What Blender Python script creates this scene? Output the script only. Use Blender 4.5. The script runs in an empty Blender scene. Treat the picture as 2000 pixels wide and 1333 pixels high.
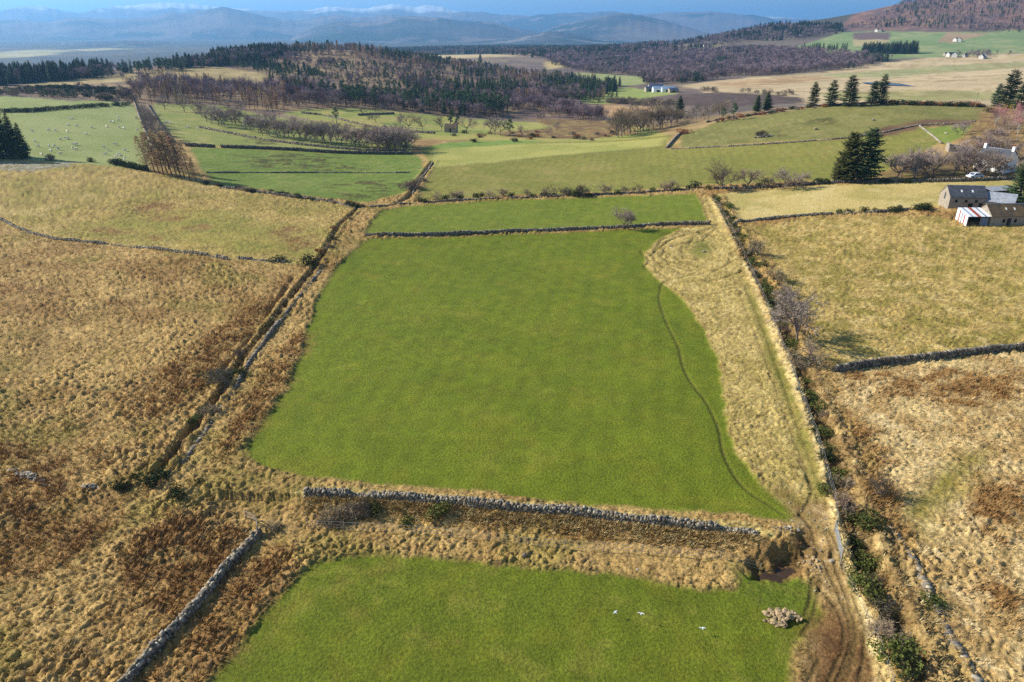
import bpy, math, random
import numpy as np
from mathutils import Vector, Matrix

SC = bpy.context.scene
COL = SC.collection
rnd = random.Random(7)
R = math.radians

# ------------------------------------------------------------------ camera, sky, sun, exposure
F_PX, HORIZON, CAM_H = 1380.0, 60.0, 42.0
PITCH = math.atan((666.5 - HORIZON) / F_PX)
cam_d = bpy.data.cameras.new('camera'); cam = bpy.data.objects.new('camera', cam_d); COL.objects.link(cam)
cam.location = (0, 0, CAM_H); cam.rotation_euler = (math.pi / 2 - PITCH, 0, 0)
cam_d.sensor_width = 36.0; cam_d.lens = 36.0 * F_PX / 2000.0
cam_d.clip_start = 0.5; cam_d.clip_end = 80000
SC.camera = cam

SUN_EL = R(31.0)
TO_SUN = Vector((-0.978 * math.cos(SUN_EL), 0.208 * math.cos(SUN_EL), math.sin(SUN_EL))).normalized()
world = bpy.data.worlds.new('World'); SC.world = world; world.use_nodes = True
wn = world.node_tree; wn.nodes.clear()
wo = wn.nodes.new('ShaderNodeOutputWorld'); wb = wn.nodes.new('ShaderNodeBackground'); ws = wn.nodes.new('ShaderNodeTexSky')
ws.sky_type = 'NISHITA'; ws.sun_disc = False
ws.sun_elevation = SUN_EL; ws.sun_rotation = math.atan2(TO_SUN.x, TO_SUN.y)
ws.altitude = 250; ws.air_density = 1.0; ws.dust_density = 0.3; ws.ozone_density = 3.0
wb.inputs['Strength'].default_value = 0.088
wn.links.new(ws.outputs[0], wb.inputs[0]); wn.links.new(wb.outputs[0], wo.inputs[0])
sl = bpy.data.lights.new('sun', 'SUN'); sl.energy = 5.0; sl.angle = R(0.53); sl.color = (1.0, 0.94, 0.83)
sun = bpy.data.objects.new('sun', sl); COL.objects.link(sun)
sun.rotation_euler = TO_SUN.to_track_quat('Z', 'Y').to_euler(); sun.location = (0, 0, 300)
SC.view_settings.view_transform = 'Standard'; SC.view_settings.look = 'None'
SC.view_settings.exposure = 0.72; SC.view_settings.gamma = 1.0; SC.view_settings.use_curve_mapping = False
SC.render.engine = 'CYCLES'
SC.cycles.use_denoising = False
SC.cycles.max_bounces = 5; SC.cycles.diffuse_bounces = 2; SC.cycles.glossy_bounces = 2
SC.cycles.transparent_max_bounces = 6; SC.cycles.volume_bounces = 1

# ------------------------------------------------------------------ helpers
def srgb(r, g, b):
    f = lambda c: (c / 255 / 12.92) if c <= 10 else ((c / 255 + 0.055) / 1.055) ** 2.4
    return np.array([f(r), f(g), f(b)])

def hash2(ix, iy, seed):
    h = (ix.astype(np.int64) * 374761393 + iy.astype(np.int64) * 668265263 + seed * 974634777) & 0x7fffffff
    h = ((h ^ (h >> 13)) * 1274126177) & 0x7fffffff
    h = ((h ^ (h >> 16)) * 1103515245) & 0x7fffffff
    return ((h >> 7) & 0xffff) / 65535.0

def vnoise(x, y, seed=0):
    ix = np.floor(x); iy = np.floor(y); fx = x - ix; fy = y - iy
    ix = ix.astype(np.int64); iy = iy.astype(np.int64)
    ux = fx * fx * fx * (fx * (fx * 6 - 15) + 10); uy = fy * fy * fy * (fy * (fy * 6 - 15) + 10)
    a = hash2(ix, iy, seed); b = hash2(ix + 1, iy, seed); c = hash2(ix, iy + 1, seed); d = hash2(ix + 1, iy + 1, seed)
    return (a * (1 - ux) + b * ux) * (1 - uy) + (c * (1 - ux) + d * ux) * uy

def fbm(x, y, wl, octaves=4, seed=0, gain=0.5):
    s = 0; a = 1.0; t = 0
    for k in range(octaves):
        c, s_ = math.cos(0.6 + k), math.sin(0.6 + k)
        s = s + a * vnoise((x * c - y * s_) / wl, (x * s_ + y * c) / wl, seed + k * 17)
        t += a; a *= gain; wl *= 0.5
    return s / t

def smooth(e0, e1, x):
    t = np.clip((x - e0) / (e1 - e0), 0, 1)
    return t * t * (3 - 2 * t)

# ------------------------------------------------------------------ terrain: heights from measured points
CP, SP = math.cos(PITCH), math.sin(PITCH)
def ray(px, py):
    u = (np.asarray(px, float) - 1000) / F_PX; v = (666.5 - np.asarray(py, float)) / F_PX
    dx = u; dy = CP + v * SP; dz = -SP + v * CP
    h = np.hypot(dx, dy)
    return np.arctan2(dx, dy), dz / h            # azimuth, slope per metre of horizontal distance

ctrl = []                                        # (azimuth, ln d, z/d)
def c_py(px, py, d):
    a, s = ray(px, py); ctrl.append((float(a), math.log(d), (CAM_H + float(s) * d) / d))
def c_pz(px, py, z):
    a, s = ray(px, py); d = (z - CAM_H) / float(s); ctrl.append((float(a), math.log(d), z / d))
def c_z(px, d, z):
    a, _ = ray(px, 300); ctrl.append((float(a), math.log(d), z / d))
for px in (-900, -300, 200, 600, 1000, 1400, 1800, 2300, 2900):
    for d in (20, 45, 80, 120):
        c_z(px, d, 0)
for px, py, d in [
                  
                  (560, 340, 234), (560, 290, 287), (560, 268, 325), (450, 215, 430), (350, 215, 425), (700, 225, 425),
                  (270, 200, 450), (650, 395, 192), (720, 400, 188), (500, 470, 153), (800, 385, 196), (830, 320, 256), (800, 300, 285),
                  (900, 265, 345), (900, 250, 410), (1000, 235, 470), (950, 225, 500), (1180, 232, 500), (1230, 222, 540), (1230, 210, 590),
                  (1250, 182, 690), (1120, 195, 630), (1290, 178, 710), (1000, 340, 233), (1150, 276, 322), (1100, 305, 270), (1250, 340, 233),
                  (1300, 290, 285), (1300, 258, 345), (1350, 265, 315), (1400, 238, 350), (1450, 228, 362), 
                  
                  
                  (100, 160, 640), (230, 145, 700), (400, 130, 740), (0, 152, 720), (480, 160, 610), (300, 170, 560), (540, 190, 500),
                  (600, 100, 880), (760, 116, 880), (700, 99, 890), (530, 104, 870), (650, 140, 720), (800, 160, 690), (700, 180, 590), (850, 215, 500), (900, 150, 790), (1000, 165, 770), (1100, 170, 800),
                  (990, 205, 560), (1180, 180, 760), (1200, 155, 1000), (1300, 150, 960), (1000, 120, 1400), (1200, 110, 1500), (900, 110, 1500),
                  (1500, 150, 900), (1500, 175, 680), (1700, 165, 770), (1700, 140, 1010), (1850, 125, 1130), (2000, 120, 1150), (2000, 170, 740), (1450, 195, 600), (1350, 195, 600), (2200, 150, 850),
                  (1750, 105, 1250), (1870, 80, 1500), (1700, 70, 1650), (2000, 65, 1650), (1600, 90, 1450), (1400, 95, 1600),
                  (1640, 48, 2000), (1540, 45, 2000), (1450, 58, 2000), (1350, 82, 2000), (1750, 30, 2050), (1830, 5, 2200), (1950, 20, 2000), (1950, -30, 2500), (2100, -60, 2700), (2300, 0, 2300), (1750, 10, 2400),
                  (1200, 95, 2400), (900, 98, 2500)]:
    c_py(px, py, d)
for px, py, z in [(0, 430, 2), (150, 400, 3), (300, 430, 1.5), (0, 318, 8), (150, 322, 7.5), (-200, 320, 8), (300, 345, 5), (480, 372, 2.5), (400, 350, 3), (150, 309, 6), (150, 250, 7), (150, 207, 9), (-200, 250, 8), (-200, 200, 10), (0, 190, 10), (1700, 390, 3.5), (1700, 440, 2.5), (1950, 440, 3), (1850, 355, 5), (1850, 300, 6.5), (2150, 350, 6), (1600, 345, 3), (1600, 300, 4.5), (1600, 250, 7), (1450, 440, 0.8), (1400, 380, 1), (1980, 250, 10), (2100, 230, 11), (1500, 220, 6.5), (1600, 206, 9.5), (1750, 202, 10.5), (1900, 206, 10.5)]:
    c_pz(px, py, z)
for px, d, z in [(1600, 480, 0), (1600, 580, -7), (1800, 480, 2), (1800, 580, -6), (2000, 480, 2), (2000, 580, -6), (1400, 450, -3), (1450, 520, -9),
                 (600, 1100, 8), (760, 1200, -5), (300, 1000, -8), (0, 1000, -15), (-300, 700, 0), (600, 1600, -20), (200, 1600, -30), (0, 2500, -45), (600, 2500, -35),
                 (1640, 2600, 20), (1540, 2600, 10), (1400, 3000, -20), (1830, 3000, 100), (2000, 3600, 120), (1640, 3300, -20), (1200, 4500, -40), (600, 4500, -45), (0, 4500, -50),
                 (1700, 4800, -30), (2200, 5000, 20), (-600, 600, 5), (-600, 2500, -30), (-600, 300, 6), (2800, 300, 12), (2800, 900, 0), (2800, 2500, 60), (-900, 5000, -40), (2900, 5000, 0)]:
    c_z(px, d, z)
ctrl = np.array(ctrl)
def tps_fit(P, v, reg):
    n = len(P); d2 = ((P[:, None] - P[None]) ** 2).sum(-1)
    K = 0.5 * d2 * np.log(d2 + 1e-12) + reg * np.eye(n)
    A = np.zeros((n + 3, n + 3)); A[:n, :n] = K; A[:n, n] = 1; A[:n, n + 1:] = P; A[n, :n] = 1; A[n + 1:, :n] = P.T
    return np.linalg.solve(A, np.concatenate([v, np.zeros(3)]))
tw = tps_fit(ctrl[:, :2], ctrl[:, 2], 0.0012)
GA = np.linspace(-1.05, 1.05, 460); GL = np.linspace(math.log(18), math.log(5200), 460)
def _tps(a, l):
    out = tw[-3] + tw[-2] * a + tw[-1] * l
    for k in range(len(ctrl)):
        d2 = (a - ctrl[k, 0]) ** 2 + (l - ctrl[k, 1]) ** 2
        out = out + tw[k] * 0.5 * d2 * np.log(d2 + 1e-12)
    return out
_A, _L = np.meshgrid(GA, GL)
GRID = _tps(_A, _L)
FAR_Z = -42.0
def macro(x, y):
    x = np.asarray(x, float); y = np.asarray(y, float)
    d = np.hypot(x, y) + 1e-6; a0 = np.arctan2(x, y); a = np.clip(a0, -1.049, 1.049); l = np.clip(np.log(d), GL[0], GL[-1] - 1e-6)
    fa = (a - GA[0]) / (GA[1] - GA[0]); fl = (l - GL[0]) / (GL[1] - GL[0])
    ia = np.clip(fa.astype(int), 0, len(GA) - 2); il = np.clip(fl.astype(int), 0, len(GL) - 2); fa = fa - ia; fl = fl - il
    s = (GRID[il, ia] * (1 - fa) + GRID[il, ia + 1] * fa) * (1 - fl) + (GRID[il + 1, ia] * (1 - fa) + GRID[il + 1, ia + 1] * fa) * fl
    z = s * d
    z = z * smooth(14, 24, d)
    z = z * (1 - smooth(1.05, 1.6, np.abs(a0)))
    w = smooth(3600, 5200, d)
    return z * (1 - w) + FAR_Z * w

_LD = np.exp(np.linspace(math.log(20), math.log(5200), 1100))
def G(pts):
    """pixel of the photograph -> point where that line of sight meets the land"""
    pts = np.asarray(pts, float).reshape(-1, 2)
    a, s = ray(pts[:, 0], pts[:, 1])
    X = np.sin(a)[:, None] * _LD; Y = np.cos(a)[:, None] * _LD
    diff = CAM_H + s[:, None] * _LD - macro(X, Y)
    below = diff < 0
    k = np.where(below.any(1), below.argmax(1), len(_LD) - 1); k = np.clip(k, 1, None)
    i = np.arange(len(pts)); f0 = diff[i, k - 1]; f1 = diff[i, k]
    t = np.clip(f0 / (f0 - f1 + 1e-9), 0, 1); d = _LD[k - 1] * (1 - t) + _LD[k] * t
    x = np.sin(a) * d; y = np.cos(a) * d
    return np.stack([x, y, macro(x, y)], 1)
def GD(px, d):
    """azimuth of a pixel column at a chosen distance"""
    a, _ = ray(px, 250); return float(np.sin(a) * d), float(np.cos(a) * d)

def dist_poly(x, y, line, rng=None):
    """distance to a polyline; also signed side and arc length"""
    best = np.full(x.shape, 1e9); side = np.zeros(x.shape); arc = np.zeros(x.shape); L = 0
    for (ax, ay), (bx, by) in zip(line[:-1, :2], line[1:, :2]):
        ex, ey = bx - ax, by - ay; n = ex * ex + ey * ey + 1e-9; ln = math.sqrt(n)
        t = np.clip(((x - ax) * ex + (y - ay) * ey) / n, 0, 1)
        dx = x - ax - t * ex; dy = y - ay - t * ey; d = np.hypot(dx, dy)
        m = d < best
        best = np.where(m, d, best); side = np.where(m, np.sign(ex * (y - ay) - ey * (x - ax)), side); arc = np.where(m, L + t * ln, arc); L += ln
    return best, side, arc
def resample(line, step):
    seg = np.hypot(*(np.diff(line[:, :2], axis=0).T)); L = np.concatenate([[0], np.cumsum(seg)])
    n = max(2, int(L[-1] / step) + 1); s = np.linspace(0, L[-1], n)
    return np.stack([np.interp(s, L, line[:, k]) for k in range(line.shape[1])], 1), s
def curve(pxs, step=None):
    """smooth (Catmull-Rom) polyline through ground points under the pixels"""
    P = G(pxs)
    if len(P) < 3: return P
    Q = np.concatenate([[2 * P[0] - P[1]], P, [2 * P[-1] - P[-2]]]); out = []
    for k in range(1, len(Q) - 2):
        for t in np.linspace(0, 1, 6)[:-1]:
            p0, p1, p2, p3 = Q[k - 1], Q[k], Q[k + 1], Q[k + 2]
            out.append(0.5 * (2 * p1 + (p2 - p0) * t + (2 * p0 - 5 * p1 + 4 * p2 - p3) * t * t + (3 * p1 - p0 - 3 * p2 + p3) * t ** 3))
    out.append(P[-1]); return np.array(out)

# ---- lines of the land: ditches, path, ruts (pixels measured on the photograph)
L_W1 = curve([(596, 969), (700, 972), (800, 979), (900, 988), (1000, 998), (1115, 1006), (1212, 1018), (1310, 1028), (1375, 1036), (1456, 1042), (1478, 1046)])
L_D1 = curve([(700, 408), (665, 440), (640, 480), (616, 522), (591, 554), (556, 600), (528, 637), (480, 695), (430, 775), (395, 817), (367, 850), (332, 897), (308, 928)])
L_D2 = curve([(1399, 385), (1429, 437), (1462, 500), (1494, 560), (1524, 620), (1554, 690), (1577, 750), (1600, 820), (1626, 890), (1650, 960), (1675, 1040), (1708, 1120), (1744, 1200), (1786, 1290), (1812, 1345)])
L_D3 = curve([(846, 316), (832, 335), (818, 355), (800, 385), (770, 402)])
L_POND = curve([(1490, 1103), (1530, 1098), (1560, 1068), (1580, 1056)])
L_PATH = curve([(1360, 533), (1330, 543), (1297, 551), (1289, 570), (1288, 588), (1297, 618), (1308, 644), (1326, 680), (1334, 715), (1352, 751), (1376, 780), (1390, 806), (1405, 842), (1412, 882), (1432, 925), (1458, 957), (1500, 985), (1530, 1005)])
RUTS = [curve(q) for q in [
    [(1432, 545), (1462, 620), (1500, 720), (1540, 830), (1575, 920), (1600, 985)],
    [(1447, 545), (1480, 620), (1518, 720), (1556, 830), (1590, 920), (1612, 985)],
    [(1368, 388), (1376, 410), (1384, 431)], [(1378, 386), (1388, 410), (1398, 430)],
    [(1612, 1040), (1640, 1110), (1662, 1180), (1672, 1250), (1650, 1333)],
    [(1622, 1040), (1652, 1110), (1676, 1180), (1690, 1250), (1678, 1333)],
    [(1590, 1120), (1634, 1180), (1650, 1250), (1615, 1340)], [(1560, 1000), (1600, 1060), (1648, 1170), (1662, 1250), (1632, 1340)],
    [(1606, 1120), (1598, 1160), (1588, 1200), (1566, 1240)], [(1592, 1118), (1584, 1160), (1576, 1195)],
    [(1600, 1290), (1580, 1333)], [(1560, 1010), (1585, 960), (1560, 900)]]]
FEED = []
fr = random.Random(3)
for k in range(17):
    t = (k + 1) / 17.0; rx, ry = 18 + 92 * t, 9 + 45 * t; a0 = fr.uniform(0, 6.3); a1 = a0 + fr.uniform(.9, 2.6)
    ox, oy = fr.uniform(-16, 16), fr.uniform(-7, 7); FEED.append(curve([(ox + 1366 - 8 * t + rx * math.cos(a) * (1 + fr.uniform(-.14, .14)), oy + 492 + 10 * t + ry * math.sin(a) * (1 + fr.uniform(-.08, .08))) for a in np.linspace(a0, a1, 7)]))
FEED += [curve([(1345, 478), (1360, 462), (1385, 449), (1402, 440)]), curve([(1372, 472), (1385, 458), (1405, 442)]), curve([(1270, 500), (1310, 470), (1360, 455), (1395, 443)])]
L_OLDBANK = curve([(572, 543), (525, 612), (472, 682), (400, 760), (330, 830), (285, 880)])

def near_line(xs, ys, line, mg):
    lo = line[:, :2].min(0) - mg; hi = line[:, :2].max(0) + mg
    i = np.nonzero((xs > lo[0]) & (xs < hi[0]) & (ys > lo[1]) & (ys < hi[1]))[0]
    if len(i) == 0: return i, None, None, None
    dd, sd, arc = dist_poly(xs[i], ys[i], line); k = dd < mg
    return i[k], dd[k], sd[k], arc[k]
DITCHES = ((L_D1, 0.75, 0.75), (L_D2, 0.9, 1.4), (L_D3, 0.8, 1.1), (L_POND, 1.0, 2.0))
def features(x, y):
    """real relief of ditches, bank, path and ruts"""
    h = np.zeros(x.shape); near = np.hypot(x, y) < 330
    if not near.any(): return h
    xs, ys = x[near], y[near]; hh = np.zeros(xs.shape)
    i, dd, sd, arc = near_line(xs, ys, L_W1, 13.5)
    if len(i): hh[i] -= 0.75 * smooth(0.2, 2.6, np.where(sd < 0, dd, 0)) * (1 - smooth(6, 13, dd))
    for line, dep, hw in DITCHES:
        i, dd, sd, arc = near_line(xs, ys, line, 3 * hw + 1)
        if len(i) == 0: continue
        n = fbm(xs[i], ys[i], 1.7, 3, 5, 0.65); along = 0.45 + 0.75 * fbm(arc, arc * 0, 7.0, 3, 8)
        hh[i] -= dep * along * (1 - smooth(0.1 * hw, hw, dd + (n - .5) * 2.0)); hh[i] += (0.5 if hw < 1.6 else .08) * (1 - smooth(hw, hw * 2.2, dd)) * smooth(hw * 0.7, hw, dd) * n
    i, dd, sd, arc = near_line(xs, ys, L_OLDBANK, 2)
    if len(i): hh[i] -= 0.5 * (1 - smooth(.1, .6, dd + .5 * (fbm(xs[i], ys[i], 1.5, 2, 7) - .5))) * smooth(.35, .6, fbm(arc, arc * 0, 6.0, 2, 18))
    for q, dep, w0, w1, wl, nz in [(L_PATH, .12, .07, .27, .8, .1)] + [(q, 0.05 if k_ < 2 else .09, .06, .26, .9, .16) for k_, q in enumerate(RUTS)] + [(q, .17, .1, .42, 1.2, .6) for q in FEED]:
        i, dd, sd, arc = near_line(xs, ys, q, 1.2)
        if len(i): hh[i] -= dep * (1 - smooth(w0, w1, dd + nz * (fbm(xs[i], ys[i], wl, 2, 4) - .5)))
    h[near] = hh
    return h
def ground_h(x, y):
    x = np.atleast_1d(np.asarray(x, float)); y = np.atleast_1d(np.asarray(y, float))
    return macro(x, y) + features(x, y)
def at(px, py):
    p = G([(px, py)])[0]; return Vector((p[0], p[1], float(ground_h(p[0], p[1])[0])))

# ------------------------------------------------------------------ materials
def new_mat(name):
    m = bpy.data.materials.new(name); m.use_nodes = True; nt = m.node_tree
    b = nt.nodes['Principled BSDF']; b.inputs['Specular IOR Level'].default_value = 0.15; b.inputs['Roughness'].default_value = 0.9
    return m, nt, b
def N(nt, t, **kw):
    n = nt.nodes.new(t)
    for k, v in kw.items():
        if k in n.inputs: n.inputs[k].default_value = v
        else: setattr(n, k, v)
    return n
def mixc(nt, fac, a, b, blend='MIX'):
    n = nt.nodes.new('ShaderNodeMix'); n.data_type = 'RGBA'; n.blend_type = blend
    for i, v in ((0, fac), (6, a), (7, b)):
        if hasattr(v, 'links'): nt.links.new(v, n.inputs[i])
        else: n.inputs[i].default_value = v if i == 0 else (v[0], v[1], v[2], 1)
    return n.outputs[2]
def noise_mat(name, ca, cb, scale=3.0, rough=0.9, bump=0.0, detail=4, coord='Object', rand=0.0, spec=0.15, trans=None):
    m, nt, b = new_mat(name)
    tc = N(nt, 'ShaderNodeTexCoord'); nz = N(nt, 'ShaderNodeTexNoise', Scale=scale, Detail=detail, Roughness=0.65)
    nt.links.new(tc.outputs[coord], nz.inputs['Vector'])
    rm = N(nt, 'ShaderNodeMapRange'); rm.inputs[1].default_value = 0.3; rm.inputs[2].default_value = 0.7; nt.links.new(nz.outputs[0], rm.inputs[0])
    col = mixc(nt, rm.outputs[0], ca, cb)
    if rand > 0:
        oi = N(nt, 'ShaderNodeObjectInfo'); hs = N(nt, 'ShaderNodeHueSaturation'); mr = N(nt, 'ShaderNodeMapRange')
        mr.inputs[3].default_value = 1 - rand; mr.inputs[4].default_value = 1 + rand
        nt.links.new(oi.outputs['Random'], mr.inputs[0]); nt.links.new(mr.outputs[0], hs.inputs['Value']); nt.links.new(col, hs.inputs['Color'])
        mh = N(nt, 'ShaderNodeMapRange'); mh.inputs[3].default_value = 0.48; mh.inputs[4].default_value = 0.52
        ml = N(nt, 'ShaderNodeMath', operation='FRACT'); mm = N(nt, 'ShaderNodeMath', operation='MULTIPLY'); mm.inputs[1].default_value = 7.31
        nt.links.new(oi.outputs['Random'], mm.inputs[0]); nt.links.new(mm.outputs[0], ml.inputs[0]); nt.links.new(ml.outputs[0], mh.inputs[0]); nt.links.new(mh.outputs[0], hs.inputs['Hue'])
        col = hs.outputs[0]
    nt.links.new(col, b.inputs['Base Color']); b.inputs['Roughness'].default_value = rough; b.inputs['Specular IOR Level'].default_value = spec
    if bump > 0:
        bp = N(nt, 'ShaderNodeBump', Strength=bump, Distance=0.05); nt.links.new(nz.outputs[0], bp.inputs['Height']); nt.links.new(bp.outputs[0], b.inputs['Normal'])
    return m
def attr_mat(name, attr='tint', scale=2.0, var=0.25, bump=0.0, bdist=0.05, atype='GEOMETRY'):
    m, nt, b = new_mat(name)
    at_ = N(nt, 'ShaderNodeAttribute'); at_.attribute_name = attr; at_.attribute_type = atype
    geo = N(nt, 'ShaderNodeNewGeometry'); nz = N(nt, 'ShaderNodeTexNoise', Scale=scale, Detail=5, Roughness=0.7); nt.links.new(geo.outputs['Position'], nz.inputs['Vector'])
    mr = N(nt, 'ShaderNodeMapRange'); mr.inputs[1].default_value = 0.25; mr.inputs[2].default_value = 0.75; mr.inputs[3].default_value = 1 - var; mr.inputs[4].default_value = 1 + var
    nt.links.new(nz.outputs[0], mr.inputs[0])
    vm = N(nt, 'ShaderNodeVectorMath', operation='SCALE'); nt.links.new(at_.outputs['Color'], vm.inputs[0]); nt.links.new(mr.outputs[0], vm.inputs['Scale'])
    nt.links.new(vm.outputs[0], b.inputs['Base Color'])
    if bump > 0:
        bp = N(nt, 'ShaderNodeBump', Strength=bump, Distance=bdist); nt.links.new(nz.outputs[0], bp.inputs['Height']); nt.links.new(bp.outputs[0], b.inputs['Normal'])
    return m
s3 = lambda r, g, b: tuple(srgb(r, g, b))
M = {}
M['ground'] = attr_mat('ground_cover', scale=3.8, var=0.6, bump=0.9, bdist=0.18)
M['tuft'] = attr_mat('dry_grass_blades', scale=3.0, var=0.15)
M['hill'] = attr_mat('moorland', scale=0.01, var=0.2)
M['stone'] = attr_mat('field_stone', scale=5.0, var=0.35, bump=0.5, bdist=0.04)
M['wallcore'] = noise_mat('wall_hearting', s3(70, 66, 60), s3(100, 95, 86), 4)
M['bark'] = noise_mat('bark', s3(92, 80, 72), s3(140, 126, 116), 6, rand=0.12)
M['barkdark'] = noise_mat('pine_bark', s3(78, 62, 52), s3(110, 86, 70), 6, rand=0.12)
M['twig'] = noise_mat('bare_twigs', s3(132, 114, 104), s3(170, 152, 140), 2, rand=0.16)
M['twig_warm'] = noise_mat('bare_twigs_warm', s3(122, 106, 84), s3(156, 138, 110), 2, rand=0.16)
M['twig_birch'] = noise_mat('birch_twigs', s3(122, 103, 108), s3(154, 131, 133), 0.6, rand=0.22)
M['twig_red'] = noise_mat('red_birch_twigs', s3(150, 92, 92), s3(182, 122, 118), 1, rand=0.14)
M['larch'] = noise_mat('larch_twigs', s3(150, 122, 92), s3(190, 158, 118), 1, rand=0.18)
M['birchbark'] = noise_mat('birch_bark', s3(150, 140, 134), s3(200, 194, 188), 5)
M['spruce'] = noise_mat('spruce_needles', s3(58, 74, 46), s3(94, 108, 64), 1.2, rand=0.28)
M['spruce_warm'] = noise_mat('spruce_needles_lit', s3(66, 74, 36), s3(112, 110, 58), 1.0, rand=0.15)  # sunlit look of spruce put into the needle colour
M['pine'] = noise_mat('pine_needles', s3(64, 82, 54), s3(100, 116, 76), 1.0, rand=0.28)
M['gorse'] = noise_mat('gorse_leaves', s3(58, 68, 30), s3(98, 104, 48), 3, rand=0.25)
M['gorse_dark'] = noise_mat('juniper_leaves', s3(36, 46, 22), s3(62, 72, 34), 3, rand=0.2)
M['gorse_yellow'] = noise_mat('gorse_bloom', s3(150, 150, 40), s3(190, 180, 60), 3)
M['bracken'] = noise_mat('dead_bracken', s3(120, 76, 44), s3(160, 108, 66), 3, rand=0.2)
M['barn_stone'] = noise_mat('barn_stonework', s3(122, 112, 100), s3(176, 164, 146), 2.4, bump=0.5)
M['slate'] = noise_mat('slate_roof', s3(58, 60, 66), s3(92, 94, 100), 1.4, rough=0.6, bump=0.2)
M['slate_moss'] = noise_mat('mossy_slate', s3(70, 66, 62), s3(120, 96, 60), 0.6, rough=0.7, bump=0.2)
M['slate_pale'] = noise_mat('pale_slate_roof', s3(120, 124, 132), s3(160, 164, 170), 1.4, rough=0.6)
M['white_sheet'] = noise_mat('white_sheet_metal', s3(205, 210, 216), s3(238, 240, 242), 1.4, rough=0.5)
M['rust'] = noise_mat('rusty_sheet_metal', s3(138, 66, 50), s3(178, 100, 80), 2.5, rough=0.8)
M['dark_wood'] = noise_mat('dark_boards', s3(36, 34, 36), s3(66, 62, 60), 2)
M['inside_shade'] = noise_mat('dark_opening', s3(22, 22, 24), s3(34, 32, 32), 2)  # solid dark panels: shade inside doorways and windows put into the colour
M['blue_door'] = noise_mat('grey_blue_door', s3(92, 104, 124), s3(126, 138, 156), 2)
M['lime'] = noise_mat('limewash', s3(225, 222, 214), s3(244, 242, 236), 1.5)
M['far_lime'] = noise_mat('weathered_limewash', s3(176, 172, 164), s3(204, 200, 192), 0.8)
M['glass'] = noise_mat('window_glass', s3(50, 60, 72), s3(80, 92, 108), 1, rough=0.15, spec=0.6)
M['post'] = noise_mat('weathered_timber', s3(120, 108, 92), s3(165, 152, 132), 5)
M['wire'] = noise_mat('fence_wire', s3(120, 120, 118), s3(150, 150, 148), 5, rough=0.5)
M['galv'] = noise_mat('galvanised_steel', s3(120, 126, 130), s3(150, 156, 160), 5, rough=0.5)
M['wool'] = noise_mat('sheep_wool', s3(222, 212, 190), s3(240, 234, 218), 6)
M['gull'] = noise_mat('gull_feathers', s3(236, 238, 240), s3(250, 250, 250), 6)
M['gull_grey'] = noise_mat('gull_wing', s3(190, 196, 202), s3(220, 224, 228), 6)
M['water'] = noise_mat('pond_water', s3(58, 44, 30), s3(76, 58, 40), 1.2, rough=0.15, spec=0.3)
M['loch'] = noise_mat('loch_water', s3(60, 84, 120), s3(72, 98, 132), 0.02, rough=0.12, spec=0.5)
M['blue_sheet'] = noise_mat('blue_sheet_roof', s3(104, 126, 150), s3(136, 154, 174), 0.4, rough=0.5)
M['red_paint'] = noise_mat('red_paint', s3(190, 60, 46), s3(205, 76, 58), 2)
M['car'] = noise_mat('white_car_paint', s3(214, 222, 230), s3(232, 236, 240), 1, rough=0.25, spec=0.5)
M['tyre'] = noise_mat('tyre_rubber', s3(28, 28, 30), s3(40, 40, 42), 3)
M['darkroof'] = noise_mat('dark_sheet_roof', s3(52, 60, 78), s3(78, 88, 108), 0.5, rough=0.6)

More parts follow.
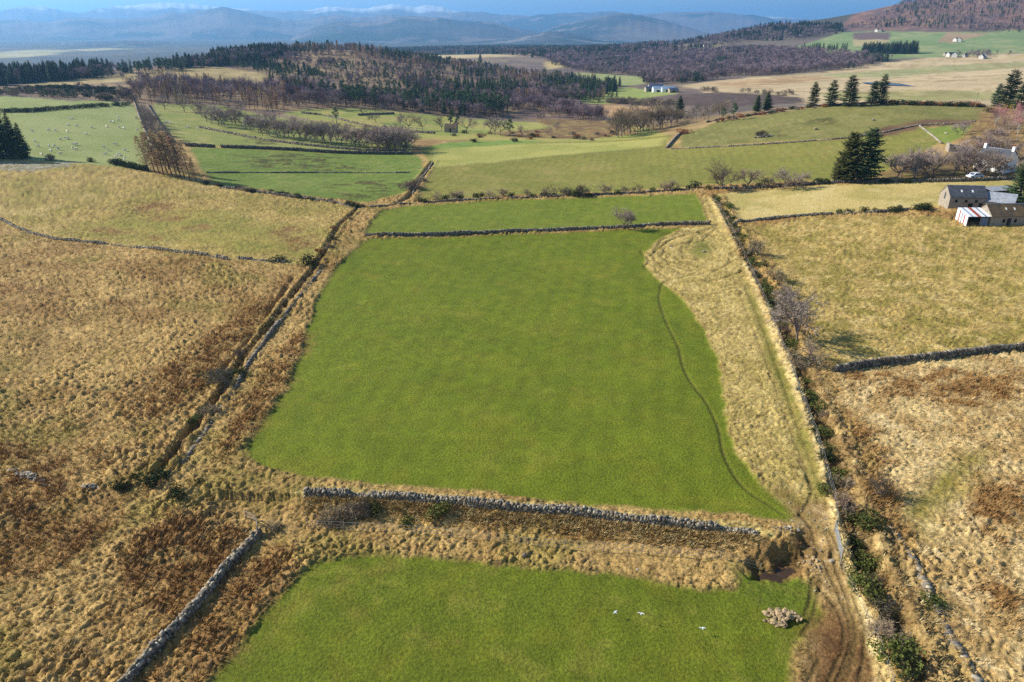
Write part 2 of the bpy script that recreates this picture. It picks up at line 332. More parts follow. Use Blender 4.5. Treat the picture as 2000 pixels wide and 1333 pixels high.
# ------------------------------------------------------------------ object helpers
def mesh_from(name, V, F, mat=None):
    me = bpy.data.meshes.new(name); me.from_pydata([tuple(v) for v in V], [], [tuple(f) for f in F]); me.update()
    if mat: me.materials.append(mat)
    return me
def link(name, data, parent=None, loc=None, rz=0.0):
    o = bpy.data.objects.new(name, data); COL.objects.link(o)
    if parent is not None: o.parent = parent
    if loc is not None: o.location = loc
    if rz: o.rotation_euler = (0, 0, rz)
    return o
def tag(o, label=None, cat=None, group=None, kind=None):
    for k, v in (('label', label), ('category', cat), ('group', group), ('kind', kind)):
        if v: o[k] = v
    return o
class MB:
    def __init__(s): s.v = []; s.f = []
    def add(s, V, F):
        n = len(s.v); s.v += [tuple(p) for p in V]; s.f += [tuple(i + n for i in f) for f in F]
    def box(s, a, b):
        x0, y0, z0 = a; x1, y1, z1 = b
        s.add([(x0, y0, z0), (x1, y0, z0), (x1, y1, z0), (x0, y1, z0), (x0, y0, z1), (x1, y0, z1), (x1, y1, z1), (x0, y1, z1)],
              [(0, 3, 2, 1), (4, 5, 6, 7), (0, 1, 5, 4), (1, 2, 6, 5), (2, 3, 7, 6), (3, 0, 4, 7)])
    def tube(s, P, rad, n=5, cap=True):
        P = [Vector(p) for p in P]; rings = []
        for k, p in enumerate(P):
            d = (P[min(k + 1, len(P) - 1)] - P[max(k - 1, 0)]).normalized()
            a = d.orthogonal().normalized(); b = d.cross(a)
            rings.append([p + (a * math.cos(2 * math.pi * j / n) + b * math.sin(2 * math.pi * j / n)) * rad[k] for j in range(n)])
        base = len(s.v)
        for r_ in rings: s.v += [tuple(q) for q in r_]
        for k in range(len(P) - 1):
            for j in range(n):
                j2 = (j + 1) % n; s.f.append((base + k * n + j, base + k * n + j2, base + (k + 1) * n + j2, base + (k + 1) * n + j))
        if cap:
            s.f.append(tuple(base + j for j in reversed(range(n)))); s.f.append(tuple(base + (len(P) - 1) * n + j for j in range(n)))
    def sheet(s, quad, t):
        """thick slab from four corners"""
        q = [Vector(p) for p in quad]; nrm = (q[1] - q[0]).cross(q[3] - q[0]).normalized() * t
        s.add([*q, *[p + nrm for p in q]], [(0, 3, 2, 1), (4, 5, 6, 7), (0, 1, 5, 4), (1, 2, 6, 5), (2, 3, 7, 6), (3, 0, 4, 7)])
    def mesh(s, name, mat): return mesh_from(name, s.v, s.f, mat)
    def build(s, name, mat, parent=None, loc=None, rz=0): return link(name, s.mesh(name, mat), parent, loc, rz)

# ------------------------------------------------------------------ zones of the land
def world_poly(pxs): return G(pxs)[:, :2]
def poly_mask(x, y, poly, soft, wob, seed, wl=None):
    """1 inside, 0 outside, with an uneven edge"""
    lo = poly.min(0) - soft * 3 - wob * 2; hi = poly.max(0) + soft * 3 + wob * 2
    idx = np.nonzero((x > lo[0]) & (x < hi[0]) & (y > lo[1]) & (y < hi[1]))[0]
    out = np.zeros(x.shape)
    if len(idx) == 0: return out
    xs, ys = x[idx], y[idx]; ins = np.zeros(xs.shape, bool); n = len(poly)
    for k in range(n):
        x0, y0 = poly[k]; x1, y1 = poly[(k + 1) % n]
        c = ((y0 > ys) != (y1 > ys)) & (xs < (x1 - x0) * (ys - y0) / (y1 - y0 + 1e-12) + x0)
        ins ^= c
    dd, _, _ = dist_poly(xs, ys, np.concatenate([poly, poly[:1]]))
    sd = np.where(ins, dd, -dd) + wob * 2 * (fbm(xs, ys, wl or max(wob * 3, 1.0), 3, seed) - .5)
    out[idx] = smooth(-soft, soft, sd)
    return out

S = srgb
# name, pixels, colour a, colour b, colour c (patches), patch size m, tussock height m, edge softness m, edge wobble m
ZONES = [
 ('valley', [(700, 130), (1000, 95), (1400, 92), (1640, 95), (1400, 165), (1250, 240), (1000, 230)], S(140, 122, 112), S(112, 98, 98), S(160, 142, 110), 60, 0, 20, 20),
 ('woodfloor', [(-300, 165), (0, 150), (250, 140), (540, 96), (760, 108), (960, 135), (1210, 165), (1200, 190), (1190, 238), (990, 232), (700, 212), (500, 228), (270, 205), (-300, 190)], S(150, 126, 104), S(120, 100, 96), S(176, 152, 112), 28, 0, 6, 8),
 ('clearing', [(555, 106), (640, 104), (760, 122), (850, 145), (830, 160), (700, 165), (610, 150), (540, 130)], S(168, 142, 114), S(140, 118, 100), S(182, 160, 126), 18, 0, 6, 6),
 ('tanfield', [(40, 166), (150, 154), (260, 140), (400, 130), (480, 138), (530, 150), (500, 166), (420, 160), (280, 158), (100, 168)], S(192, 172, 128), S(168, 150, 104), S(150, 130, 100), 22, 0, 5, 6),
 ('sheepfield', [(-400, 170), (-200, 188), (0, 188), (130, 197), (250, 199), (262, 206), (290, 262), (292, 340), (200, 330), (60, 314), (-400, 300)], S(158, 166, 106), S(148, 158, 96), S(164, 168, 114), 16, 0, 1, 1),
 ('field4', [(300, 203), (430, 206), (520, 226), (620, 240), (700, 255), (800, 268), (806, 298), (660, 298), (500, 290), (375, 283), (312, 250)], S(156, 160, 92), S(142, 150, 82), S(180, 172, 108), 14, 0, 1, 1),
 ('field5', [(372, 288), (500, 292), (660, 300), (806, 302), (826, 312), (826, 330), (796, 375), (720, 396), (600, 384), (430, 364), (396, 335)], S(132, 152, 70), S(122, 144, 62), S(148, 158, 82), 14, 0, 1, 1),
 ('yellowfield', [(545, 222), (600, 214), (700, 212), (850, 226), (990, 236), (1190, 240), (1290, 258), (1310, 266), (1150, 278), (950, 274), (830, 272), (700, 252), (600, 232)], S(176, 168, 98), S(150, 160, 84), S(190, 176, 112), 16, 0, 2, 3),
 ('brownmoor', [(1040, 232), (1200, 236), (1240, 262), (1150, 272), (990, 268), (960, 258), (1080, 250)], S(150, 122, 86), S(120, 96, 68), S(168, 156, 90), 8, 0.1, 3, 3),
 ('field7', [(822, 290), (950, 276), (1100, 278), (1310, 264), (1302, 290), (1330, 291), (1640, 273), (1740, 258), (1810, 246), (1840, 275), (1800, 300), (1700, 348), (1380, 362), (1000, 382), (815, 394), (845, 330)], S(152, 150, 76), S(142, 144, 70), S(164, 156, 90), 20, 0, 1, 1),
 ('field7_lit', [(838, 292), (960, 280), (1100, 280), (1300, 268), (1290, 284), (1200, 294), (1100, 303), (950, 318), (850, 326)], S(182, 178, 104), S(166, 168, 92), S(160, 162, 86), 16, 0, 2, 2),  # upper part of the olive field, its sunlight put into a paler colour
 ('bankgreen', [(822, 290), (880, 278), (1000, 274), (1080, 276), (980, 284), (880, 290)], S(136, 160, 78), S(126, 152, 70), S(150, 164, 88), 12, 0, 1, 1),
 ('field8', [(1328, 266), (1400, 239), (1500, 224), (1600, 209), (1750, 203), (1925, 206), (1950, 230), (1900, 246), (1800, 245), (1720, 260), (1640, 271), (1330, 289)], S(146, 144, 84), S(132, 132, 74), S(160, 154, 98), 12, 0.05, 1, 1),
 ('mudslope', [(1680, 262), (1740, 246), (1810, 232), (1935, 236), (1915, 246), (1800, 250), (1730, 268), (1690, 274)], S(126, 98, 78), S(108, 84, 68), S(138, 120, 76), 8, 0.05, 2, 3),
 ('paddock', [(1796, 254), (1850, 246), (1905, 246), (1880, 270), (1845, 282)], S(142, 158, 76), S(130, 146, 66), S(150, 160, 84), 8, 0, 1, 1),
 ('brae', [(1900, 246), (1960, 205), (2200, 200), (2400, 340), (1980, 360), (1900, 330), (1870, 290)], S(166, 138, 94), S(136, 108, 76), S(186, 160, 110), 4, 0.3, 2, 2),
 ('houseground', [(1700, 345), (1790, 320), (1880, 300), (1990, 330), (1990, 352), (1850, 356)], S(136, 112, 78), S(110, 92, 64), S(140, 140, 78), 5, 0.1, 1, 1),
 ('marsh', [(1330, 168), (1400, 158), (1600, 141), (1700, 126), (1800, 114), (2300, 100), (2300, 205), (1560, 203), (1400, 188)], S(216, 194, 160), S(200, 178, 146), S(192, 178, 140), 40, 0, 6, 8),
 ('marshgreen', [(1610, 146), (1720, 138), (1850, 128), (1990, 122), (2100, 122), (1980, 134), (1850, 142), (1730, 152), (1640, 152)], S(160, 164, 118), S(176, 172, 124), S(188, 180, 132), 40, 0, 8, 8),
 ('marshgreen2', [(1600, 182), (1760, 176), (1990, 180), (2100, 190), (1900, 196), (1650, 196)], S(178, 172, 118), S(160, 160, 104), S(196, 182, 132), 30, 0, 8, 8),
 ('marshbrown', [(1380, 164), (1560, 150), (1640, 152), (1560, 162), (1440, 172)], S(206, 176, 138), S(180, 150, 116), S(216, 190, 150), 25, 0, 6, 6),
 ('ploughed', [(1300, 206), (1322, 186), (1400, 181), (1480, 184), (1565, 190), (1570, 202), (1480, 206), (1400, 212)], S(104, 88, 84), S(92, 78, 76), S(118, 100, 94), 10, 0, 3, 3),
 ('reed', [(1166, 212), (1185, 205), (1285, 208), (1290, 216), (1265, 236), (1200, 240), (1190, 228)], S(200, 164, 124), S(184, 148, 110), S(206, 176, 136), 10, 0, 2, 3),
 ('farmgreen', [(1086, 200), (1100, 188), (1190, 170), (1240, 172), (1320, 180), (1322, 184), (1230, 197), (1180, 204)], S(154, 166, 94), S(140, 156, 84), S(172, 172, 108), 18, 0, 3, 3),
 ('fargreen', [(1120, 142), (1180, 144), (1262, 150), (1260, 165), (1215, 168), (1160, 158)], S(146, 160, 104), S(158, 166, 112), S(170, 168, 120), 25, 0, 4, 4),
 ('slopegreen', [(1530, 98), (1640, 64), (1720, 62), (1860, 64), (2300, 58), (2300, 100), (1990, 104), (1800, 114), (1700, 116), (1640, 106)], S(140, 158, 110), S(126, 148, 100), S(166, 168, 124), 60, 0, 6, 4),
 ('slopeplough', [(1667, 64), (1739, 64), (1737, 78), (1666, 78)], S(124, 102, 104), S(116, 96, 98), S(130, 108, 108), 40, 0, 3, 2),
 ('slopetan', [(1666, 78), (1737, 78), (1735, 84), (1690, 90), (1666, 90)], S(190, 176, 136), S(180, 168, 128), S(186, 170, 130), 40, 0, 3, 2),
 ('slopetan2', [(1830, 82), (1850, 64), (1930, 66), (1900, 74), (1860, 84)], S(176, 152, 126), S(166, 142, 118), S(170, 150, 120), 40, 0, 3, 2),
 ('slopetan3', [(1960, 116), (2010, 104), (2200, 100), (2200, 116)], S(204, 182, 140), S(196, 176, 130), S(196, 176, 130), 40, 0, 5, 3),
 ('patch_pale1', [(1305, 97), (1400, 86), (1420, 90), (1330, 100)], S(196, 186, 130), S(186, 178, 120), S(190, 180, 124), 40, 0, 6, 4),
 ('patch_pale2', [(800, 108), (880, 108), (1020, 110), (900, 114), (820, 114)], S(210, 190, 150), S(200, 180, 140), S(206, 190, 150), 60, 0, 10, 8),
 ('patch_pale3', [(1060, 122), (1130, 116), (1120, 128), (1070, 136)], S(200, 180, 130), S(180, 160, 116), S(196, 176, 130), 40, 0, 8, 8),
 ('bighill', [(1640, 60), (1650, 46), (1750, 8), (1850, -30), (2300, -60), (2300, 58), (1860, 62), (1740, 60)], S(136, 104, 96), S(112, 90, 92), S(164, 130, 110), 55, 0, 8, 8),
 ('farwoodland', [(-200, 96), (100, 92), (300, 95), (520, 94), (520, 100), (300, 103), (100, 118), (-200, 130)], S(84, 84, 74), S(110, 100, 92), S(130, 124, 96), 160, 0, 60, 90),
 ('farpale', [(-100, 112), (20, 100), (70, 97), (150, 98), (110, 106), (20, 114)], S(196, 184, 140), S(176, 168, 122), S(170, 170, 124), 200, 0, 30, 60),
 ('farpale2', [(120, 98), (210, 94), (250, 96), (180, 100)], S(190, 176, 140), S(176, 168, 122), S(170, 170, 124), 200, 0, 30, 50),
 ('hillock', [(-400, 300), (60, 316), (150, 320), (285, 334), (430, 367), (640, 397), (712, 408), (650, 470), (600, 522), (540, 512), (445, 508), (280, 486), (100, 468), (40, 452), (-30, 425), (-400, 380)], S(196, 170, 106), S(170, 156, 86), S(212, 186, 126), 8, 0.24, 1, 1),
 ('hillockgreen', [(180, 440), (300, 410), (420, 415), (560, 440), (610, 500), (540, 505), (440, 490), (300, 470)], S(158, 150, 76), S(174, 158, 86), S(140, 142, 66), 5, 0.12, 6, 5),
 ('frost', [(-300, 316), (0, 316), (90, 322), (150, 318), (130, 328), (60, 336), (-300, 340)], S(176, 172, 158), S(150, 142, 110), S(190, 186, 176), 2, 0.14, 1, 1.5),
 ('rightfield_far', [(1400, 380), (1620, 362), (1720, 360), (1990, 352), (2200, 352), (2200, 372), (1840, 405), (1780, 408), (1650, 416), (1520, 428), (1432, 434)], S(208, 188, 126), S(184, 170, 106), S(216, 198, 142), 9, 0.06, 1, 1),
 ('rightfield', [(1470, 445), (1560, 432), (1700, 424), (1830, 425), (1880, 442), (2300, 440), (2700, 640), (2000, 682), (1820, 700), (1640, 722), (1600, 690), (1590, 640), (1560, 590), (1525, 540), (1500, 490)], S(200, 174, 110), S(160, 146, 78), S(222, 198, 138), 3.0, 0.22, 1, 1),
 ('lowright', [(1625, 728), (1820, 706), (2000, 688), (2700, 660), (2700, 1500), (1900, 1400), (1860, 1250), (1780, 1060), (1700, 880)], S(226, 200, 148), S(194, 164, 114), S(238, 214, 168), 3.2, 0.28, 1, 1.5),
 ('lowrightgreen', [(1760, 1000), (1800, 940), (1900, 890), (1930, 880), (1900, 930), (1830, 1000), (1800, 1040)], S(150, 140, 64), S(130, 124, 52), S(176, 150, 80), 2, 0.15, 2, 2),
 ('upperfield', [(714, 458), (722, 438), (742, 414), (790, 404), (1000, 391), (1200, 385), (1360, 379), (1372, 402), (1384, 437), (1300, 440), (1215, 446), (1000, 453), (850, 460)], S(127, 142, 48), S(121, 137, 45), S(136, 146, 56), 8, 0, 0.6, 0.5),
 ('mainfield', [(722, 467), (850, 465), (1000, 459), (1200, 451), (1335, 446), (1285, 470), (1262, 495), (1260, 518), (1285, 545), (1335, 585), (1378, 645), (1405, 700), (1416, 760), (1421, 830), (1441, 890), (1500, 958), (1560, 1000), (1556, 1018), (1500, 1016), (1440, 1003), (1300, 998), (1100, 982), (900, 957), (700, 942), (560, 924), (490, 905), (479, 880), (500, 840), (562, 760), (592, 680), (602, 640), (622, 580), (652, 530), (690, 490)], S(121, 135, 36), S(115, 130, 34), S(130, 139, 44), 7, 0, 0.5, 0.5),
 ('mainstripe', [(1370, 384), (1394, 388), (1440, 480), (1484, 580), (1540, 725), (1590, 860), (1618, 950), (1640, 1030), (1590, 1030), (1556, 1000), (1500, 958), (1441, 890), (1421, 830), (1416, 760), (1405, 700), (1378, 645), (1335, 585), (1285, 545), (1260, 518), (1262, 495), (1285, 470), (1335, 446), (1386, 440), (1374, 405)], S(212, 188, 122), S(188, 168, 102), S(224, 202, 140), 2.4, 0.16, 0.6, 0.6),
 ('feedgreen', [(1355, 470), (1385, 472), (1395, 490), (1370, 505), (1340, 495)], S(132, 134, 64), S(144, 140, 72), S(120, 126, 56), 2, 0.04, 2, 1.5),
 ('trackgreen', [(1455, 560), (1475, 590), (1540, 745), (1600, 900), (1615, 970), (1590, 985), (1570, 900), (1520, 760)], S(128, 128, 56), S(148, 138, 70), S(112, 118, 46), 2, 0.05, 1.2, 1),
 ('nearfield', [(612, 1098), (690, 1074), (760, 1070), (950, 1090), (1120, 1102), (1250, 1112), (1350, 1132), (1440, 1142), (1455, 1105), (1545, 1108), (1600, 1150), (1612, 1200), (1560, 1250), (1545, 1300), (1560, 1500), (250, 1500), (400, 1345), (480, 1240), (560, 1150)], S(116, 129, 36), S(109, 123, 34), S(134, 138, 52), 4, 0.02, 0.6, 0.6),
 ('mossgreen', [(1440, 1105), (1545, 1108), (1600, 1130), (1590, 1170), (1500, 1180), (1440, 1150)], S(106, 122, 38), S(98, 114, 34), S(122, 128, 50), 2, 0.08, 1, 1),
 ('track', [(1545, 985), (1600, 975), (1622, 1000), (1652, 1090), (1690, 1200), (1718, 1340), (1718, 1500), (1540, 1500), (1570, 1260), (1615, 1205), (1606, 1120), (1575, 1050)], S(182, 154, 108), S(156, 126, 84), S(204, 178, 134), 1.2, 0.06, 0.9, 1.0),
 ('mud', [(1580, 1225), (1640, 1190), (1692, 1220), (1700, 1300), (1712, 1500), (1540, 1500), (1560, 1300)], S(126, 92, 60), S(106, 76, 48), S(146, 112, 74), 1.2, 0.08, 1.6, 1.4),
 ('mudup', [(1500, 960), (1540, 940), (1590, 985), (1600, 1030), (1560, 1020)], S(118, 104, 50), S(136, 108, 64), S(100, 110, 40), 1.6, 0.03, 1.4, 1.4),
 ('gorseditch', [(1402, 392), (1450, 470), (1500, 560), (1545, 640), (1600, 740), (1660, 850), (1720, 960), (1760, 1070), (1840, 1230), (1900, 1345), (1760, 1345), (1712, 1240), (1670, 1120), (1645, 1040), (1628, 950), (1600, 850), (1550, 720), (1495, 580), (1450, 480)], S(188, 162, 112), S(150, 124, 84), S(208, 184, 134), 2.0, 0.36, 0.6, 0.8),
 ('paleedge', [(1384, 386), (1397, 386), (1449, 480), (1494, 580), (1549, 720), (1600, 850), (1629, 950), (1646, 1040), (1668, 1120), (1706, 1220), (1748, 1345), (1712, 1345), (1688, 1230), (1647, 1110), (1629, 1040), (1610, 950), (1581, 850), (1531, 720), (1477, 580), (1434, 480)], S(236, 212, 156), S(222, 194, 134), S(244, 224, 174), 2, 0.2, 0.3, 0.25),
]
BROWN = [  # rush and bracken stands: rust brown
 [(560, 540), (580, 556), (520, 630), (468, 690), (400, 755), (320, 820), (285, 835), (262, 800), (330, 715), (400, 660), (480, 600)],
 [(575, 655), (602, 650), (585, 710), (560, 750), (510, 820), (470, 880), (440, 908), (412, 890), (445, 830), (500, 755), (545, 700)],
 [(330, 1000), (400, 995), (480, 1010), (492, 1040), (450, 1095), (400, 1150), (330, 1190), (260, 1160), (230, 1090)],
 [(516, 1050), (580, 1060), (560, 1110), (500, 1180), (440, 1260), (390, 1345), (280, 1345), (340, 1250), (420, 1160), (470, 1100)],
 [(20, 925), (120, 900), (150, 930), (120, 990), (60, 1060), (0, 1080), (-60, 1000)],
 [(150, 880), (230, 880), (220, 915), (170, 925)], [(0, 870), (90, 880), (60, 915), (-40, 905)],
 [(200, 1020), (150, 1080), (60, 1130), (20, 1110), (90, 1040)],
 [(180, 448), (215, 442), (240, 450), (205, 456)], [(215, 455), (250, 452), (262, 459), (225, 462)], [(270, 465), (300, 460), (330, 466), (300, 472)], [(360, 445), (395, 440), (415, 448), (380, 453)], [(285, 422), (330, 420), (350, 428), (300, 432)], [(520, 455), (565, 445), (590, 452), (560, 465)], [(540, 470), (600, 462), (615, 480), (580, 490)], [(265, 400), (310, 395), (345, 408), (310, 418), (272, 412)],
 [(0, 560), (120, 570), (260, 590), (250, 600), (100, 585), (0, 575)],
 [(1420, 445), (1440, 440), (1480, 520), (1530, 600), (1500, 600), (1450, 510)], [(1620, 735), (1760, 722), (1780, 735), (1660, 755)],
 [(1870, 960), (1990, 925), (2060, 1000), (1960, 1070), (1880, 1030)], [(1690, 745), (1850, 728), (2010, 715), (2010, 790), (1850, 800), (1720, 775)], [(1640, 780), (1700, 850), (1750, 960), (1770, 1060), (1720, 1010), (1670, 900)], [(1880, 1150), (1960, 1120), (2020, 1200), (1950, 1250)],
 [(850, 985), (1000, 1010), (1250, 1035), (1400, 1046), (1400, 1056), (1200, 1050), (1000, 1028), (860, 1005)],
]
RUSH = [[(455, 305), (560, 300), (640, 308), (700, 322), (690, 332), (560, 334), (470, 325)], [(650, 362), (700, 352), (780, 356), (770, 380), (690, 384)], [(470, 275), (540, 268), (580, 280), (500, 284)],
        [(1490, 262), (1520, 256), (1530, 264)], [(1560, 235), (1620, 230), (1620, 240)]]

def land(x, y):
    """base colour (ground cover, with one field part painted as lit), tussock height and stand of rushes for every point"""
    n = len(x); d = np.hypot(x, y)
    C = np.empty((n, 3)); T = np.zeros(n)
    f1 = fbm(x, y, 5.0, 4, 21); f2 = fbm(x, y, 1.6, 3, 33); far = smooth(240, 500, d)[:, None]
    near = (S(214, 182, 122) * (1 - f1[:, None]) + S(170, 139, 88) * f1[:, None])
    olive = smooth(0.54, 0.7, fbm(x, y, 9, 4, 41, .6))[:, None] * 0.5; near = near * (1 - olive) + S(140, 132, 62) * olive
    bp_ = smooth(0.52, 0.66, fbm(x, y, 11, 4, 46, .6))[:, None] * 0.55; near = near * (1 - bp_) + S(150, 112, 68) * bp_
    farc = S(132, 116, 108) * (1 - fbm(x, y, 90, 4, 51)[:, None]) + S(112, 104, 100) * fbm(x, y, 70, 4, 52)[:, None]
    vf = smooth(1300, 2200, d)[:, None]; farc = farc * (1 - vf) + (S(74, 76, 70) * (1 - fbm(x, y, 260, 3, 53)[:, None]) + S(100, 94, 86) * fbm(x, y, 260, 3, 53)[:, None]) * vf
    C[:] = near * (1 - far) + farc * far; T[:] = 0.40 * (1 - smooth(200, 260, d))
    for k, (nm, px, a, b, c, size, tus, soft, wob) in enumerate(ZONES):
        m = poly_mask(x, y, world_poly(px), soft, wob, 100 + k)
        i = np.nonzero(m > 0.002)[0]
        if len(i) == 0: continue
        xs, ys = x[i], y[i]
        p = smooth(0.32, 0.68, fbm(xs, ys, size, 4, 200 + k))[:, None]; q = smooth(0.55, 0.75, fbm(xs, ys, size * 0.6, 4, 300 + k, 0.6))[:, None]
        col = (a * (1 - p) + b * p) * (1 - 0.75 * q) + c * 0.75 * q
        if nm in ('mainfield', 'upperfield', 'nearfield', 'field7', 'field5', 'field8'):
            g1 = fbm(xs, ys, 1.3, 4, 400 + k, .7)[:, None]; g2 = smooth(.5, .7, fbm(xs, ys, 2.6, 4, 420 + k, .65))[:, None]; st = np.sin((xs * .985 - ys * .17) * 2.1 + 1.2 * fbm(xs, ys, 14, 2, 450))[:, None]; col = col * (0.64 + .48 * g1) * (1 + .04 * st); col = col * (1 - .35 * g2) + col * np.array([1.35, 1.05, 1.3]) * .35 * g2
        if nm.startswith('marsh') or nm == 'clearing':
            w_ = smooth(.5, .72, fbm(xs * .14, ys, 9 if nm != 'clearing' else 4, 4, 440 + k, .65))[:, None] * .6; col = col * (1 - w_) + S(150, 128, 92) * w_
        mm = m[i][:, None]; C[i] = C[i] * (1 - mm) + col * mm; T[i] = T[i] * (1 - m[i]) + tus * m[i]
    B = np.zeros(n)
    for k, px in enumerate(BROWN):
        m = poly_mask(x, y, world_poly(px), 1.6, 2.2, 500 + k, 4); i = np.nonzero(m)[0]; B[i] = np.maximum(B[i], m[i] * (0.35 + 0.65 * smooth(0.35, 0.6, f2[i])))
    bb = B[:, None]; C = C * (1 - bb) + (S(178, 140, 92) * (1 - f2[:, None]) + S(142, 108, 68) * f2[:, None]) * bb
    RU = np.zeros(n)
    for k, px in enumerate(RUSH):
        m = poly_mask(x, y, world_poly(px), 5, 6, 600 + k, 9); i = np.nonzero(m)[0]; RU[i] = np.maximum(RU[i], m[i] * smooth(0.46, 0.56, fbm(x[i] * 0.35, y[i], 1.7, 3, 71)))
    rr = (RU * 0.9)[:, None]; C = C * (1 - rr) + S(84, 88, 44) * rr; T = np.maximum(T, RU * 0.18)
    # worn lines: trodden earth of path, ruts and ditches
    nm = d < 330; xs, ys = x[nm], y[nm]; cc = C[nm]; tt = T[nm]
    for q, w0, w1, nz, k, col in [(L_PATH, .10, .30, .1, .75, S(96, 96, 44))] + [(q, .08, .30, .2, .3 if k_ < 2 else .55, S(104, 88, 54)) for k_, q in enumerate(RUTS)] + [(q, .1, .42, .6, .5, S(104, 94, 48)) for q in FEED] + [(q, .25 * hw, .8 * hw, .9, .75, S(92, 72, 46)) for q, dp, hw in DITCHES]:
        i, dd, sd, arc = near_line(xs, ys, q, w1 + 1)
        if len(i): w = (1 - smooth(w0, w1, dd + nz * (fbm(xs[i], ys[i], .8, 2, 4) - .5)))[:, None] * k; cc[i] = cc[i] * (1 - w) + col * w
    i, dd, sd, arc = near_line(xs, ys, L_W1, 3)
    if len(i): w = ((1 - smooth(.9, 1.7, dd + 1.0 * (fbm(xs[i], ys[i], .8, 2, 4) - .5))) * (sd > 0))[:, None]; cc[i] = cc[i] * (1 - w) + S(204, 184, 122) * w
    i, dd, sd, arc = near_line(xs, ys, L_W1, 9)
    if len(i): tt[i] *= 1 - .5 * (1 - smooth(5, 9, dd))
    C[nm] = cc; T[nm] = tt
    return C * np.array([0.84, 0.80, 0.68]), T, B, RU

def tussocks(x, y, size, seed):
    """rounded clumps on a jittered grid: height 0..1 and a random value for each clump"""
    gx = x / size; gy = y / size; ix = np.floor(gx).astype(np.int64); iy = np.floor(gy).astype(np.int64)
    best = np.zeros(x.shape); cid = np.zeros(x.shape)
    for ox in (-1, 0, 1):
        for oy in (-1, 0, 1):
            cx, cy = ix + ox, iy + oy
            jx = cx + 0.5 + 0.8 * (hash2(cx, cy, seed) - .5); jy = cy + 0.5 + 0.8 * (hash2(cx, cy, seed + 1) - .5)
            r = 0.45 + 0.4 * hash2(cx, cy, seed + 2); h = (0.25 + 0.75 * hash2(cx, cy, seed + 3)) * np.clip(1 - ((gx - jx) ** 2 + (gy - jy) ** 2) / (r * r), 0, None) ** 0.7
            m = h > best; best = np.where(m, h, best); cid = np.where(m, hash2(cx, cy, seed + 4), cid)
    return best, cid

def clumps(x, y):
    wx = x + 0.5 * (vnoise(x / .9, y / .9, 3) - .5); wy = y + 0.5 * (vnoise(x / .9, y / .9, 4) - .5)
    u = wx * .52 + wy * .85; v = -wx * .85 + wy * .52
    u = u + 1.2 * (fbm(x, y, 9, 2, 89) - .5); v = v + 2.0 * (fbm(x, y, 12, 2, 90) - .5)
    t1, i1 = tussocks(u / 1.35, v, 0.52, 11); t2, i2 = tussocks(wx, wy, 0.31, 31)
    return t1, i1, t2, i2
# ---- the sheet itself: fine where it is near, one sheet to the horizon
fine = np.linspace(-0.90, 0.90, 980); coarse = np.linspace(0.90, 2 * math.pi - 0.90, 44)[1:-1]
az = np.concatenate([fine, coarse])
dip = np.linspace(math.atan(CAM_H / 27.0), math.atan(CAM_H / 420.0), 730)
rr_ = np.concatenate([[3, 8, 14, 20, 24], CAM_H / np.tan(dip), np.exp(np.linspace(math.log(420), math.log(5000), 172))[1:], np.exp(np.linspace(math.log(5000), math.log(36000), 20))[1:]])
AZ, RR = np.meshgrid(az, rr_)
gx = (np.sin(AZ) * RR).ravel(); gy = (np.cos(AZ) * RR).ravel()
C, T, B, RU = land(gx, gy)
gz = macro(gx, gy) + features(gx, gy)
dd_ = np.hypot(gx, gy); tm = np.nonzero((T > 0.004) & (dd_ < 330))[0]
xs, ys = gx[tm], gy[tm]
t1, id1, t2, id2 = clumps(xs, ys)
big = smooth(0.4, 0.62, fbm(xs, ys, 6, 2, 61))
hgt = (0.62 * t1 + 0.38 * t2) * (0.7 + 0.6 * big) * 1.55
gz[tm] += T[tm] * (hgt + .35 * (fbm(xs, ys, .30, 2, 77) - .5))
rough = smooth(0.03, 0.15, T[tm])[:, None]; v = (id1 - .5)[:, None]
Ct = C[tm]
Ct = Ct * (1 + 0.38 * v * rough)
moss_shade = (rough * (1 - smooth(0.05, 0.32, t1 * .62 + t2 * .38)[:, None])) * 0.55  # mossy hue between clumps; hollows are also painted darker, like shade
Ct = Ct * (1 - moss_shade) + S(138, 120, 60) * 0.8 * moss_shade
rust = (((id1 > 0.86) * 0.5 + (id2 > .9) * .3)[:, None] * rough); Ct = Ct * (1 - rust) + S(110, 86, 56) * rust
C[tm] = Ct
gz += np.where(dd_ < 600, 0.03 * (fbm(gx, gy, 1.2, 2, 81) - .5), 0)
nc = len(az); nr = len(rr_)
I = np.arange(nr - 1)[:, None] * nc + np.arange(nc)[None]; J = np.arange(nr - 1)[:, None] * nc + (np.arange(nc)[None] + 1) % nc
quads = np.stack([I, J, J + nc, I + nc], -1).reshape(-1, 4)
me = bpy.data.meshes.new('ground'); me.vertices.add(len(gx)); me.vertices.foreach_set('co', np.stack([gx, gy, gz], 1).ravel())
me.loops.add(quads.size); me.loops.foreach_set('vertex_index', quads.ravel())
me.polygons.add(len(quads)); me.polygons.foreach_set('loop_start', np.arange(0, quads.size, 4)); me.polygons.foreach_set('loop_total', np.full(len(quads), 4))
me.update(); me.polygons.foreach_set('use_smooth', np.ones(len(quads), bool))
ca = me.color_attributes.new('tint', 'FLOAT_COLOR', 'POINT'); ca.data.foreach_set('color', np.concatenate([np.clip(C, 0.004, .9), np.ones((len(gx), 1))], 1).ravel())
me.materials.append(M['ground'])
tag(link('ground', me), 'fields, rough pasture and valley floor', kind='structure')

